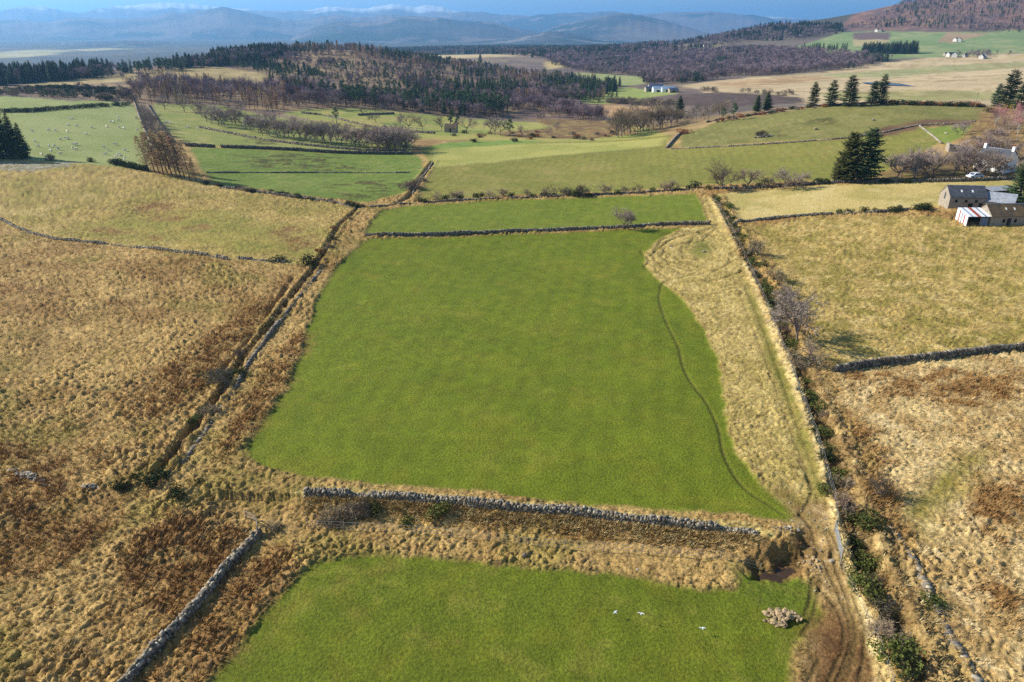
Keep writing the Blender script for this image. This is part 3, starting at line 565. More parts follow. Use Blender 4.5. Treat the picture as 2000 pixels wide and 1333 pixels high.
# ------------------------------------------------------------------ distant hills
def ridge(name, label, crest, D, W, base, colA, colB, colC, seed, snow=None, step=3.0, rough=0.25):
    cx = np.arange(crest[0][0], crest[-1][0] + 1, step); cy = np.interp(cx, [c[0] for c in crest], [c[1] for c in crest])
    k = np.ones(5) / 5; cy = np.convolve(np.pad(cy, 2, mode='edge'), k, 'valid')
    a, s = ray(cx, cy); H = CAM_H + s * D + (vnoise(cx / 9, cx * 0, seed) - .5) * 0.0012 * D
    rows = np.linspace(-1, 1, 46); A_, Tt = np.meshgrid(a, rows); H_ = np.broadcast_to(H, A_.shape)
    r = D + Tt * W; x = np.sin(A_) * r; y = np.cos(A_) * r
    prof = np.clip(1 - np.abs(Tt) ** 1.35, 0, 1); env = np.clip(np.abs(Tt) * (1 - np.abs(Tt)) * 4, 0, 1)
    nz = fbm(x, y, W * 0.45, 5, seed) - .5
    z = base + (H_ - base) * np.clip(prof + nz * rough * env * 1.6, 0, 0.995); z = np.where(np.abs(Tt) < 0.02, H_, z); z = np.where(np.abs(Tt) > .99, base - 20, z)
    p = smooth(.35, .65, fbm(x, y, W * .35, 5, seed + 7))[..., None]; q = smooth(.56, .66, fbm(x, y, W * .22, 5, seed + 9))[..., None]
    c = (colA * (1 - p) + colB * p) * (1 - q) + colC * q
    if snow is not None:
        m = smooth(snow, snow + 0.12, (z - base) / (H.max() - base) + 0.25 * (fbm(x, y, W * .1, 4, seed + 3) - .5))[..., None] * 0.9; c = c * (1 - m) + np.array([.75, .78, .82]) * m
    n0, n1 = x.shape; idx = np.arange(n0 * n1).reshape(n0, n1)
    q4 = np.stack([idx[:-1, :-1], idx[:-1, 1:], idx[1:, 1:], idx[1:, :-1]], -1).reshape(-1, 4)
    m_ = mesh_from(name, np.stack([x, y, z], -1).reshape(-1, 3), q4, M['hill']); m_.polygons.foreach_set('use_smooth', np.ones(len(q4), bool))
    a_ = m_.color_attributes.new('tint', 'FLOAT_COLOR', 'POINT'); a_.data.foreach_set('color', np.concatenate([c.reshape(-1, 3), np.ones((n0 * n1, 1))], 1).ravel())
    tag(link(name, m_), label, kind='structure')
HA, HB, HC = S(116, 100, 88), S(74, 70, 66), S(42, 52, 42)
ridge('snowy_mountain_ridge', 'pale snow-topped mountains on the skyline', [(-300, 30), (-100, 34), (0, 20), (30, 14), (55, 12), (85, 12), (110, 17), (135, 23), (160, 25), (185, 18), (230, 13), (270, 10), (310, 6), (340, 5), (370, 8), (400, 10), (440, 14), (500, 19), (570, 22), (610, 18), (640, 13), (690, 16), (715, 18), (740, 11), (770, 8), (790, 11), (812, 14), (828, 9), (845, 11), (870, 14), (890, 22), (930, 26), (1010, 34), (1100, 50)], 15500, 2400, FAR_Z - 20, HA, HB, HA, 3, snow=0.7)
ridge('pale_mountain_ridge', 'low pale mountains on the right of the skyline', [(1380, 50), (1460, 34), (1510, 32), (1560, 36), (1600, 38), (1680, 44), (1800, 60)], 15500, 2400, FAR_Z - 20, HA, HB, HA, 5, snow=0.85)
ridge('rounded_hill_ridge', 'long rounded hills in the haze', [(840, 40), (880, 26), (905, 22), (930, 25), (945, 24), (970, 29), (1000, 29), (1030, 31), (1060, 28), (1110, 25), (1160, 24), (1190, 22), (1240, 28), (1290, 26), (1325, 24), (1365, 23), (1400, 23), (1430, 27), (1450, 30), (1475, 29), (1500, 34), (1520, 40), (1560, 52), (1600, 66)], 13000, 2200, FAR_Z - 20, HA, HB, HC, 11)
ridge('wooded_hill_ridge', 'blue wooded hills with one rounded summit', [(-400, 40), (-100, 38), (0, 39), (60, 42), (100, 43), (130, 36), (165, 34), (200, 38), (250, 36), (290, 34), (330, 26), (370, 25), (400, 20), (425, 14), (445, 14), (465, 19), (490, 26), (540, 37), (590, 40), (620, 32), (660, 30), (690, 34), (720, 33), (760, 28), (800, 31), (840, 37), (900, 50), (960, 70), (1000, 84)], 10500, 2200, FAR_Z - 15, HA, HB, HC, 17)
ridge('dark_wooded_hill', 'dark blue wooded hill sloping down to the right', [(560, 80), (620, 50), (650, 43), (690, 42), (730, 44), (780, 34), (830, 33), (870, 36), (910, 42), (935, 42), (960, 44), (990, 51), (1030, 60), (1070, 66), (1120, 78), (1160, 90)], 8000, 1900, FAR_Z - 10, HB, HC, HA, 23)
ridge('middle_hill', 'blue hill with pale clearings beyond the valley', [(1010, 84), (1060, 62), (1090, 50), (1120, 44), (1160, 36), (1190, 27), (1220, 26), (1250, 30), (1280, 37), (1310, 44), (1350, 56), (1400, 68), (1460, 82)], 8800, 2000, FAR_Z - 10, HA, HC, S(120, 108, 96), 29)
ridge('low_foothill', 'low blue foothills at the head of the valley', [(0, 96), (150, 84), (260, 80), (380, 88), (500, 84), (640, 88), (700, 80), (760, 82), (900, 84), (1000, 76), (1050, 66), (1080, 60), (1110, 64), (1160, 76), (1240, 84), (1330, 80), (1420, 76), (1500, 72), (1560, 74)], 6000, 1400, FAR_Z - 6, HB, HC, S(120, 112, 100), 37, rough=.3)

# ------------------------------------------------------------------ tree builders
def np_mesh(name, V, F, mats, midx=None, smooth_=False):
    V = np.asarray(V, float); F = np.asarray(F, int); me = bpy.data.meshes.new(name)
    me.vertices.add(len(V)); me.vertices.foreach_set('co', V.ravel()); k = F.shape[1]
    me.loops.add(F.size); me.loops.foreach_set('vertex_index', F.ravel()); me.polygons.add(len(F))
    me.polygons.foreach_set('loop_start', np.arange(0, F.size, k)); me.polygons.foreach_set('loop_total', np.full(len(F), k))
    for m in mats: me.materials.append(m)
    if midx is not None: me.polygons.foreach_set('material_index', np.asarray(midx, int))
    me.update(); me.validate()
    return me
def tint(me, cols):
    a = me.color_attributes.new('tint', 'FLOAT_COLOR', 'POINT'); cols = np.asarray(cols)
    a.data.foreach_set('color', np.concatenate([cols, np.ones((len(cols), 1))], 1).ravel())
def leaf_tris(cent, size, rs, flat=0.0, out=None):
    """one small triangle for each centre, randomly turned"""
    n = len(cent); a = rs.normal(size=(n, 3)); a[:, 2] *= (1 - flat); a /= np.linalg.norm(a, axis=1)[:, None]
    b = rs.normal(size=(n, 3)); b -= (b * a).sum(1)[:, None] * a; b /= np.linalg.norm(b, axis=1)[:, None]
    s = (size * rs.uniform(.6, 1.4, n))[:, None] if np.isscalar(size) else size[:, None]
    V = np.stack([cent - a * s * .6, cent + a * s * .6 - b * s * .35, cent + a * s * .2 + b * s * .6], 1).reshape(-1, 3)
    return V, np.arange(3 * n).reshape(-1, 3)
class TB:
    """collects wood (quads of tubes) and foliage or twig triangles"""
    def __init__(s, seed): s.w = MB(); s.tv = []; s.tf = []; s.n = 0; s.r = random.Random(seed); s.rs = np.random.RandomState(seed)
    def tri(s, V, F): s.tv.append(np.asarray(V, float)); s.tf.append(np.asarray(F) + s.n); s.n += len(V)
    def twig(s, p, d, l, w):
        d = d.normalized(); q = p + d * l; o = d.orthogonal().normalized() * w
        s.tri([p - o, p + o, q], [[0, 1, 2]])
    def done(s, nm, wood_mat, leaf_mat):
        t = s.w.mesh(nm + '_trunk', wood_mat)
        for p in t.polygons: p.use_smooth = True
        c = np_mesh(nm + '_crown', np.concatenate(s.tv), np.concatenate(s.tf), [leaf_mat])
        return t, c
def rdir(d, ang, r):
    o = d.orthogonal().normalized(); o.rotate(Matrix.Rotation(r.uniform(0, 2 * math.pi), 3, d)); return (d * math.cos(ang) + o * math.sin(ang)).normalized()
def bare_tree(nm, seed, H, spread, wood, twigm, trunk=0.22, r0=0.16, n1=5, n2=4, n3=4, ntw=6, twl=0.75, up=0.35, stems=1, tw=0.016):
    t = TB(seed); r = t.r
    def grow(p, d, l, rad, lev):
        pts = [p]; dd = d.copy(); nseg = 3
        for k in range(nseg):
            dd = (dd + Vector((r.gauss(0, .12), r.gauss(0, .12), r.gauss(up * .12, .08)))).normalized(); pts.append(pts[-1] + dd * l / nseg)
        t.w.tube(pts, [rad, rad * .85, rad * .7, rad * .55], 5 if lev < 2 else 3, cap=False)
        if lev == 3:
            for k in range(ntw):
                q = pts[r.randint(1, 3)]; e = rdir((dd + Vector((0, 0, up * .5))).normalized(), r.uniform(.3, 1.1), r); t.twig(q, e, twl * r.uniform(.6, 1.3), tw)
                if k % 2 == 0: t.twig(q + e * twl * .4, rdir(e, .7, r), twl * .6, tw * .8)
            return
        n = (n1, n2, n3)[lev]
        for k in range(n):
            f = r.uniform(.45, 1.0) if lev > 0 else r.uniform(.6, 1.0); i = min(2, int(f * 3)); q = pts[i].lerp(pts[i + 1], f * 3 - i) if i < 3 else pts[3]
            e = rdir(dd, r.uniform(.35, .95) * spread * (1.35 if lev == 0 else 1.2), r); e = (e + Vector((0, 0, up * (0.5 if lev else .25)))).normalized()
            grow(q, e, l * (r.uniform(.62, .85) if lev else r.uniform(1.15, 1.6)), rad * .55, lev + 1)
    for s_ in range(stems):
        d0 = Vector((r.gauss(0, .08 if stems == 1 else .35), r.gauss(0, .08 if stems == 1 else .35), 1)).normalized()
        grow(Vector((r.gauss(0, .1) * (stems > 1), r.gauss(0, .1) * (stems > 1), -0.1)), d0, H * trunk, r0, 0)
    V = np.concatenate(t.tv); top = np.percentile(V[:, 2], 99.5); k = H / top
    for i in range(len(t.tv)): t.tv[i] = t.tv[i] * [k, k, k]
    t.w.v = [(a * k, b * k, c * k) for a, b, c in t.w.v]
    return t.done(nm, wood, twigm)
def spruce(nm, seed, H, rad, wood, leaf, low=0.06, step=0.5, gap=0.0, droop=0.35, e=.75):
    t = TB(seed); r = t.r; t.w.tube([(0, 0, -.2), (0.05, 0, H * .5), (0, 0, H)], [H * .016, H * .011, .02], 6)
    z = H * low
    while z < H * 0.985:
        f = z / H; R0 = rad * (1 - f) ** e * (0.55 + .45 * smooth(0, .22, np.array(f)).item()) + .12; n = r.randint(8, 11)
        a0 = r.uniform(0, 6.3)
        for k in range(n):
            if r.random() < gap: continue
            a = a0 + 6.283 * k / n + r.uniform(-.3, .3); L = R0 * r.uniform(.6, 1.18); d = Vector((math.cos(a), math.sin(a), 0)); s = Vector((-math.sin(a), math.cos(a), 0))
            zz = z + r.uniform(-.2, .2); rise = L * (0.55 * f - droop * (1 - f)) * r.uniform(.6, 1.2)
            P = [Vector((0, 0, zz)), Vector((0, 0, zz)) + d * L * .5 + Vector((0, 0, rise * .35 + .05 * L)), Vector((0, 0, zz)) + d * L + Vector((0, 0, rise))]
            if L > .9: t.w.tube(P, [.03, .02, .01], 3, cap=False)
            for j in range(6):
                f2 = .15 + .85 * (j + r.random()) / 6; q = P[0].lerp(P[2], f2) + Vector((0, 0, .06 * L)); w = L * .44 * (1.15 - f2 * .8) + .07
                for sg in (-1, 1):
                    tip = q + d * w * r.uniform(.5, 1.0) + s * sg * w * r.uniform(.7, 1.3) + Vector((0, 0, -w * r.uniform(0, .5)))
                    t.tri([q - d * w * .3, q + d * w * .5, tip], [[0, 1, 2]])
                t.tri([q + s * .12 * w, q - s * .12 * w + d * .3 * w, q + d * .2 * w + Vector((0, 0, -w * r.uniform(.3, .9)))], [[0, 1, 2]])
        z += step * (0.65 + .5 * (1 - f)) * r.uniform(.85, 1.15)
    return t.done(nm, wood, leaf)
def pine(nm, seed, H, rad, wood, leaf, low=.45, nclump=12, nleaf=60):
    t = TB(seed); r = t.r; lean = r.uniform(-.05, .05) * H
    t.w.tube([(0, 0, -.2), (lean * .3, 0, H * .45), (lean, 0, H * .9)], [H * .02, H * .014, .04], 6)
    for k in range(nclump):
        f = low + (1 - low) * (k + .5) / nclump; a = r.uniform(0, 6.3); R1 = rad * (1.1 - .9 * ((f - low) / (1 - low)) ** 1.5) * r.uniform(.3, .9)
        c = np.array([lean * f + math.cos(a) * R1, math.sin(a) * R1, H * f])
        t.w.tube([(lean * f * .9, 0, H * (f - .05)), tuple(c)], [.05, .02], 3, cap=False)
        P = t.rs.normal(size=(nleaf, 3)); P /= np.linalg.norm(P, axis=1)[:, None]; P *= t.rs.uniform(.5, 1, nleaf)[:, None]
        V, F = leaf_tris(c + P * np.array([.62, .62, .38]) * rad * .62, .16 * rad, t.rs); t.tri(V, F)
    return t.done(nm, wood, leaf)
def larch(nm, seed, H, rad, wood, leaf, lean=0.0, low=.22, nb=70):
    t = TB(seed); r = t.r; t.w.tube([(0, 0, -.2), (lean * H * .4, 0, H * .5), (lean * H, 0, H)], [H * .015, H * .010, .02], 5)
    for k in range(nb):
        f = low + (.98 - low) * (k + r.random()) / nb; a = r.uniform(0, 6.3); L = rad * (1 - f) ** .7 * r.uniform(.5, 1.15) + .15
        p = Vector((lean * H * f, 0, H * f)); d = Vector((math.cos(a), math.sin(a), r.uniform(-.35, .15))).normalized(); q = p + d * L
        t.w.tube([p, q], [.025, .008], 3, cap=False)
        for j in range(12):
            c = p.lerp(q, r.uniform(.25, 1)); t.twig(c, Vector((d.x + r.gauss(0, .8), d.y + r.gauss(0, .8), r.gauss(-.5, .5))), .20 * rad * r.uniform(.5, 1.2) + .16, .045)
    return t.done(nm, wood, leaf)
def bush(nm, seed, leafm, woodm, n=420, size=.13, lump=5, flat=.75):
    """unit bush: radius about 1, height about 1.2"""
    t = TB(seed); r = t.r; per = n // lump
    for k in range(lump):
        a = r.uniform(0, 6.3); q = r.uniform(.1, .62); c = np.array([math.cos(a) * q, math.sin(a) * q, r.uniform(.3, .62)]); R1 = r.uniform(.34, .55)
        t.w.tube([(0, 0, -.1), (c[0] * .5, c[1] * .5, c[2] * .4), tuple(c)], [.05, .035, .015], 3, cap=False)
        P = t.rs.normal(size=(per, 3)); P /= np.linalg.norm(P, axis=1)[:, None]; P *= (t.rs.uniform(0.35, 1, per) ** .5)[:, None]
        Q = c + P * R1 * np.array([1, 1, flat + .2]); Q[:, 2] = np.maximum(Q[:, 2], .02)
        V, F = leaf_tris(Q, size, t.rs); t.tri(V, F)
    return t.done(nm, woodm, leafm)

TREE = {}
for k in range(5): TREE['bare%d' % k] = (bare_tree('bare%d' % k, 40 + k, 8, 1.0, M['bark'], M['twig'], ntw=10, tw=.026), 8)
for k in range(3): TREE['dense%d' % k] = (bare_tree('dense%d' % k, 52 + k, 7, 1.05, M['bark'], M['twig'], trunk=.24, n1=6, n2=5, n3=5, ntw=16, twl=.6, tw=.022), 7)
for k in range(3): TREE['thorn%d' % k] = (bare_tree('thorn%d' % k, 60 + k, 4, 1.25, M['bark'], M['twig_warm'], trunk=.2, r0=.09, n1=5, n2=4, n3=3, ntw=8, twl=.42, stems=2, tw=.018), 4)
for k in range(3): TREE['warm%d' % k] = (bare_tree('warm%d' % k, 70 + k, 9, .8, M['bark'], M['twig_warm'], n1=5, n2=4, n3=4, ntw=6, up=.6, tw=.024), 9)
for k in range(3): TREE['red%d' % k] = (bare_tree('red%d' % k, 80 + k, 9, .75, M['birchbark'], M['twig_red'], trunk=.26, r0=.10, ntw=8, up=.45, tw=.026), 9)
for k in range(3): TREE['birch%d' % k] = (bare_tree('birch%d' % k, 90 + k, 9, .7, M['barkdark'], M['twig_birch'], trunk=.26, r0=.12, ntw=8, up=.5, tw=.04), 9)
for k in range(4): TREE['spruce%d' % k] = (spruce('spruce%d' % k, 100 + k, 13, 3.7, M['barkdark'], M['spruce']), 13)
for k in range(2): TREE['warmspruce%d' % k] = (spruce('warmspruce%d' % k, 110 + k, 14, 4.2, M['barkdark'], M['spruce_warm'], gap=.22, step=.5, droop=-.25, e=.42), 14)
for k in range(4): TREE['brow%d' % k] = (spruce('brow%d' % k, 104 + k, 12, 3.5, M['barkdark'], M['spruce'], gap=.24, step=.55, droop=.05, e=.5), 12)
for k in range(3): TREE['fir%d' % k] = (spruce('fir%d' % k, 120 + k, 13, 2.8, M['barkdark'], M['pine'], low=.12, step=.7), 13)
for k in range(4): TREE['pine%d' % k] = (pine('pine%d' % k, 130 + k, 10, 2.3, M['barkdark'], M['pine']), 10)
for k in range(4): TREE['larch%d' % k] = (larch('larch%d' % k, 140 + k, 12, 2.9, M['barkdark'], M['larch'], lean=(-.21, -.13, -.17, -.07)[k], nb=110), 12)
for k in range(2): TREE['uplarch%d' % k] = (larch('uplarch%d' % k, 150 + k, 12, 2.1, M['barkdark'], M['larch'], lean=.01, nb=90), 12)
for k in range(4): TREE['gorse%d' % k] = (bush('gorse%d' % k, 160 + k, M['gorse'], M['barkdark'], 620, .10), 1)
for k in range(3): TREE['dark%d' % k] = (bush('dark%d' % k, 170 + k, M['gorse_dark'], M['barkdark'], 560, .11), 1)
for k in range(3): TREE['scrub%d' % k] = (bare_tree('scrub%d' % k, 180 + k, 1.5, 1.5, M['bark'], M['twig_warm'], trunk=.2, r0=.035, n1=5, n2=4, n3=3, ntw=6, twl=.22, stems=3, tw=.010), 1.5)
for k in range(2): TREE['bracken%d' % k] = (bush('bracken%d' % k, 190 + k, M['bracken'], M['barkdark'], 380, .13), 1)
TREE['yellow0'] = (bush('yellow0', 199, M['gorse_yellow'], M['barkdark'], 500, .12), 1)
BUSHY = ('gorse', 'dark', 'bracken', 'yellow', 'scrub')
cnt = {}
tr = random.Random(11)
def plant(kind, px, py, H, label, cat='tree', group=None, name=None, wide=1.0, at_d=None, wood_name='trunk'):
    """one tree or bush where it stands; H metres tall"""
    vs = [k for k in TREE if k.rstrip('0123456789') == kind]; key = vs[cnt.get(kind, 0) % len(vs)]; cnt[kind] = cnt.get(kind, 0) + 1
    (tm_, cm_), h0 = TREE[key]
    if at_d: x, y = GD(px, at_d); z = float(ground_h(x, y)[0])
    else: x, y, z = at(px, py)
    nm = name or {'bare': 'bare_tree', 'dense': 'bare_tree', 'thorn': 'hawthorn', 'warm': 'bare_tree', 'red': 'birch_tree', 'birch': 'birch_tree', 'spruce': 'spruce_tree', 'brow': 'spruce_tree', 'warmspruce': 'spruce_tree', 'fir': 'conifer_tree', 'pine': 'pine_tree', 'larch': 'larch_tree', 'uplarch': 'larch_tree', 'gorse': 'gorse_bush', 'dark': 'evergreen_bush', 'scrub': 'bare_bush', 'bracken': 'bracken_clump', 'yellow': 'gorse_bush'}[kind]
    e = link(nm, None, None, (x, y, z - 0.05), tr.uniform(0, 6.28) if kind != 'larch' else tr.uniform(-.7, .7)); s = H / h0; e.scale = (s * wide, s * wide, s)
    tag(e, label, cat, group)
    link('stems' if kind in BUSHY else 'trunk', tm_, e); link('foliage' if kind in ('gorse', 'dark', 'bracken', 'yellow') else ('twigs' if kind == 'scrub' else 'crown'), cm_, e)
    return e

# ------------------------------------------------------------------ woods that read as one mass (instanced from a few trees)
def joined(key):
    (t_, c_), h = TREE[key]; me = bpy.data.meshes.new('wood_' + key)
    v1 = np.array([v.co[:] for v in t_.vertices]); v2 = np.array([v.co[:] for v in c_.vertices]); f1 = [tuple(p.vertices) for p in t_.polygons]; f2 = [tuple(i + len(v1) for i in p.vertices) for p in c_.polygons]
    me.from_pydata([tuple(v) for v in np.concatenate([v1, v2])], [], f1 + f2); me.materials.append(t_.materials[0]); me.materials.append(c_.materials[0])
    me.polygons.foreach_set('material_index', [0] * len(f1) + [1] * len(f2)); me.update(); return me
JO = {}
def wood(name, label, areas, seed):
    """areas: (pixel polygon, [(kind, share, H lo, H hi)], trees per 1000 m2)"""
    rs = np.random.RandomState(seed); P = []; sc = []; rt = []; ki = []; keys = []
    for poly, mix, dens in areas:
        w = world_poly(poly); lo, hi = w.min(0), w.max(0); n = int((hi - lo).prod() * dens / 1000); n = min(n, 60000)
        q = rs.uniform(lo, hi, (n, 2)); m = poly_mask(q[:, 0], q[:, 1], w, 2, 4, seed, 15) > rs.uniform(0.2, .8, n); q = q[m]
        q = q[(fbm(q[:, 0], q[:, 1], 40, 3, seed) > rs.uniform(.2, .5, len(q)))]
        sh = np.cumsum([k[1] for k in mix]); sh = sh / sh[-1]; u = np.clip(fbm(q[:, 0], q[:, 1], 45, 2, seed + 5) * 1.7 - .35 + rs.normal(0, .13, len(q)), 0, .999)
        for i in range(len(q)):
            kk = mix[int(np.searchsorted(sh, u[i]))]; vs = [k for k in TREE if k.rstrip('0123456789') == kk[0]]; key = vs[rs.randint(len(vs))]
            if key not in keys: keys.append(key)
            P.append(q[i]); sc.append(rs.uniform(kk[2], kk[3]) / TREE[key][1]); rt.append(rs.uniform(0, 6.28)); ki.append(keys.index(key))
    P = np.array(P); z = macro(P[:, 0], P[:, 1]) - .2
    col = bpy.data.collections.new(name + '_kinds')
    order = sorted(range(len(keys)), key=lambda i: 'kind_%02d' % i)
    for i, k in enumerate(keys):
        if k not in JO: JO[k] = joined(k)
        col.objects.link(bpy.data.objects.new('%s_kind_%02d' % (name, i), JO[k]))
    me = bpy.data.meshes.new(name); me.vertices.add(len(P)); me.vertices.foreach_set('co', np.column_stack([P, z]).ravel())
    for nm, arr, ty in (('s', sc, 'FLOAT'), ('rz', rt, 'FLOAT'), ('k', ki, 'INT')):
        a = me.attributes.new(nm, ty, 'POINT'); a.data.foreach_set('value', np.asarray(arr))
    ng = bpy.data.node_groups.new(name, 'GeometryNodeTree'); ng.interface.new_socket('Geometry', in_out='INPUT', socket_type='NodeSocketGeometry'); ng.interface.new_socket('Geometry', in_out='OUTPUT', socket_type='NodeSocketGeometry')
    gi = ng.nodes.new('NodeGroupInput'); go = ng.nodes.new('NodeGroupOutput'); ip = ng.nodes.new('GeometryNodeInstanceOnPoints'); ci = ng.nodes.new('GeometryNodeCollectionInfo')
    ci.inputs['Collection'].default_value = col; ci.inputs['Separate Children'].default_value = True; ci.inputs['Reset Children'].default_value = True; ip.inputs['Pick Instance'].default_value = True
    def na(n_, ty):
        x = ng.nodes.new('GeometryNodeInputNamedAttribute'); x.data_type = ty; x.inputs[0].default_value = n_; return x.outputs[0]
    cx = ng.nodes.new('ShaderNodeCombineXYZ'); L = ng.links.new
    L(na('rz', 'FLOAT'), cx.inputs[2]); L(gi.outputs[0], ip.inputs['Points']); L(ci.outputs[0], ip.inputs['Instance']); L(na('k', 'INT'), ip.inputs['Instance Index'])
    L(cx.outputs[0], ip.inputs['Rotation']); L(na('s', 'FLOAT'), ip.inputs['Scale']); L(ip.outputs[0], go.inputs[0])
    o = link(name, me); md = o.modifiers.new('trees', 'NODES'); md.node_group = ng
    tag(o, label, kind='stuff'); print(name, len(P))
CON = [('spruce', .5, 9, 15), ('fir', .5, 9, 14)]
wood('conifer_wood', 'dark conifer wood along the crest of the wooded hill', [
    ([(528, 98), (560, 95), (700, 98), (840, 118), (960, 138), (1100, 154), (1210, 168), (1190, 180), (1000, 164), (860, 144), (760, 128), (640, 112), (560, 110)], [('pine', .35, 7, 11), ('fir', .25, 8, 12), ('birch', .25, 7, 10), ('uplarch', .4, 8, 12)], 60),
    ([(200, 142), (260, 140), (400, 124), (540, 100), (555, 108), (520, 126), (420, 130), (300, 138)], [('spruce', .5, 8, 13), ('birch', .4, 7, 10), ('fir', .3, 8, 12)], 50),
    ([(110, 152), (250, 141), (420, 122), (540, 102), (560, 112), (420, 133), (260, 148), (110, 160)], [('birch', .45, 7, 10), ('fir', .3, 8, 12), ('pine', .3, 7, 10)], 34),
    ([(-200, 165), (0, 152), (120, 148), (220, 141), (230, 146), (120, 158), (0, 168), (-200, 185)], [('spruce', .5, 8, 14), ('birch', .5, 7, 11)], 45),
    ([(400, 128), (480, 122), (540, 120), (640, 150), (640, 166), (560, 160), (500, 146), (440, 138)], [('pine', .7, 4, 7), ('spruce', .3, 4, 8)], 26)], 31)
wood('pine_wood', 'pine and birch wood on the near side of the wooded hill', [
    ([(524, 170), (600, 176), (700, 192), (850, 198), (985, 205), (992, 232), (850, 224), (700, 212), (600, 198), (540, 186)], [('pine', .45, 8, 13), ('birch', .45, 7, 10), ('fir', .15, 9, 13), ('uplarch', .2, 8, 11)], 45),
    ([(780, 158), (900, 160), (1000, 172), (1190, 182), (1180, 196), (1000, 200), (880, 196), (800, 185)], [('fir', .35, 8, 13), ('birch', .55, 7, 11), ('uplarch', .4, 8, 11), ('pine', .2, 8, 11)], 34),
    ([(600, 145), (750, 150), (840, 160), (780, 190), (680, 180), (610, 165)], [('pine', .6, 4, 8), ('birch', .3, 4, 7)], 9),
    ([(555, 106), (640, 104), (760, 122), (850, 145), (830, 162), (700, 166), (610, 150), (540, 130)], [('thorn', .4, 2, 4), ('birch', .5, 4, 8), ('pine', .2, 4, 8)], 26),
    ([(1040, 160), (1210, 168), (1205, 180), (1100, 178)], [('fir', .7, 10, 13), ('spruce', .3, 9, 12)], 26)], 32)
wood('larch_wood', 'grey-brown larch and birch plantation above the green pastures', [
    ([(268, 168), (330, 164), (430, 176), (530, 184), (640, 200), (690, 212), (600, 216), (520, 228), (430, 208), (330, 206), (272, 202)], [('birch', .6, 7, 11), ('uplarch', .5, 8, 12)], 30),
    ([(268, 160), (340, 158), (430, 168), (520, 178), (500, 186), (400, 178), (300, 170)], [('birch', .8, 5, 8), ('uplarch', .3, 6, 9)], 22)], 33)
wood('birch_wood', 'purple birch wood across the valley floor', [
    ([(1000, 204), (1060, 204), (1130, 216), (1190, 236), (1130, 236), (1060, 228), (1000, 222)], [('birch', 1, 7, 10)], 45),
    ([(1000, 172), (1080, 184), (1100, 196), (1060, 204), (1000, 196)], [('birch', 1, 6, 10)], 24),
    ([(1060, 112), (1200, 108), (1300, 108), (1420, 98), (1560, 100), (1680, 112), (1745, 118), (1690, 132), (1600, 141), (1500, 150), (1420, 156), (1330, 165), (1262, 167), (1240, 150), (1140, 142), (1080, 128)], [('birch', .9, 8, 12), ('fir', .06, 10, 13)], 24)], 34)
wood('far_wood', 'mixed woods far up the valley', [
    ([(700, 100), (900, 94), (1200, 92), (1330, 90), (1420, 92), (1330, 106), (1200, 110), (1040, 114), (900, 106), (780, 112)], [('birch', .5, 9, 13), ('fir', .3, 10, 16), ('spruce', .3, 10, 16)], 6),
    ([(1310, 88), (1450, 62), (1540, 47), (1640, 52), (1650, 66), (1560, 78), (1450, 84), (1380, 90)], [('birch', .6, 7, 11), ('spruce', .5, 9, 14)], 14),
    ([(1645, 58), (1750, 14), (1850, -14), (2100, -40), (2100, 60), (1960, 62), (1870, 58), (1760, 52)], [('birch', .55, 6, 10), ('fir', .35, 7, 12), ('pine', .2, 6, 9)], 7),
    ([(1860, 56), (1950, 50), (2100, 52), (2100, 66), (1900, 66)], [('fir', .4, 6, 9), ('birch', .6, 6, 9)], 5)], 35)
wood('willow_scrub', 'grey willow scrub round the reed bed and field edges', [
    ([(1178, 206), (1240, 206), (1300, 210), (1320, 204), (1290, 198), (1200, 200)], [('thorn', 1, 3.5, 5.5)], 50),
    ([(1170, 195), (1250, 196), (1260, 201), (1170, 203)], [('thorn', .7, 3, 4), ('birch', .3, 4, 6)], 30),
    ([(1340, 178), (1400, 178), (1560, 186), (1560, 190), (1400, 183), (1345, 182)], [('thorn', 1, 3, 5)], 16),
    ([(1860, 107), (1960, 107), (1985, 112), (1900, 116), (1870, 113)], [('birch', 1, 6, 9)], 12)], 36)
wood('gorse_thicket', 'dark gorse and scrub thicket above the sheep pasture', [
    ([(-200, 176), (0, 178), (60, 172), (150, 170), (262, 178), (264, 200), (200, 199), (120, 197), (0, 188), (-200, 188)], [('dark', .5, 1.5, 3), ('thorn', .3, 3, 4.5), ('pine', .25, 3, 5)], 40)], 37)

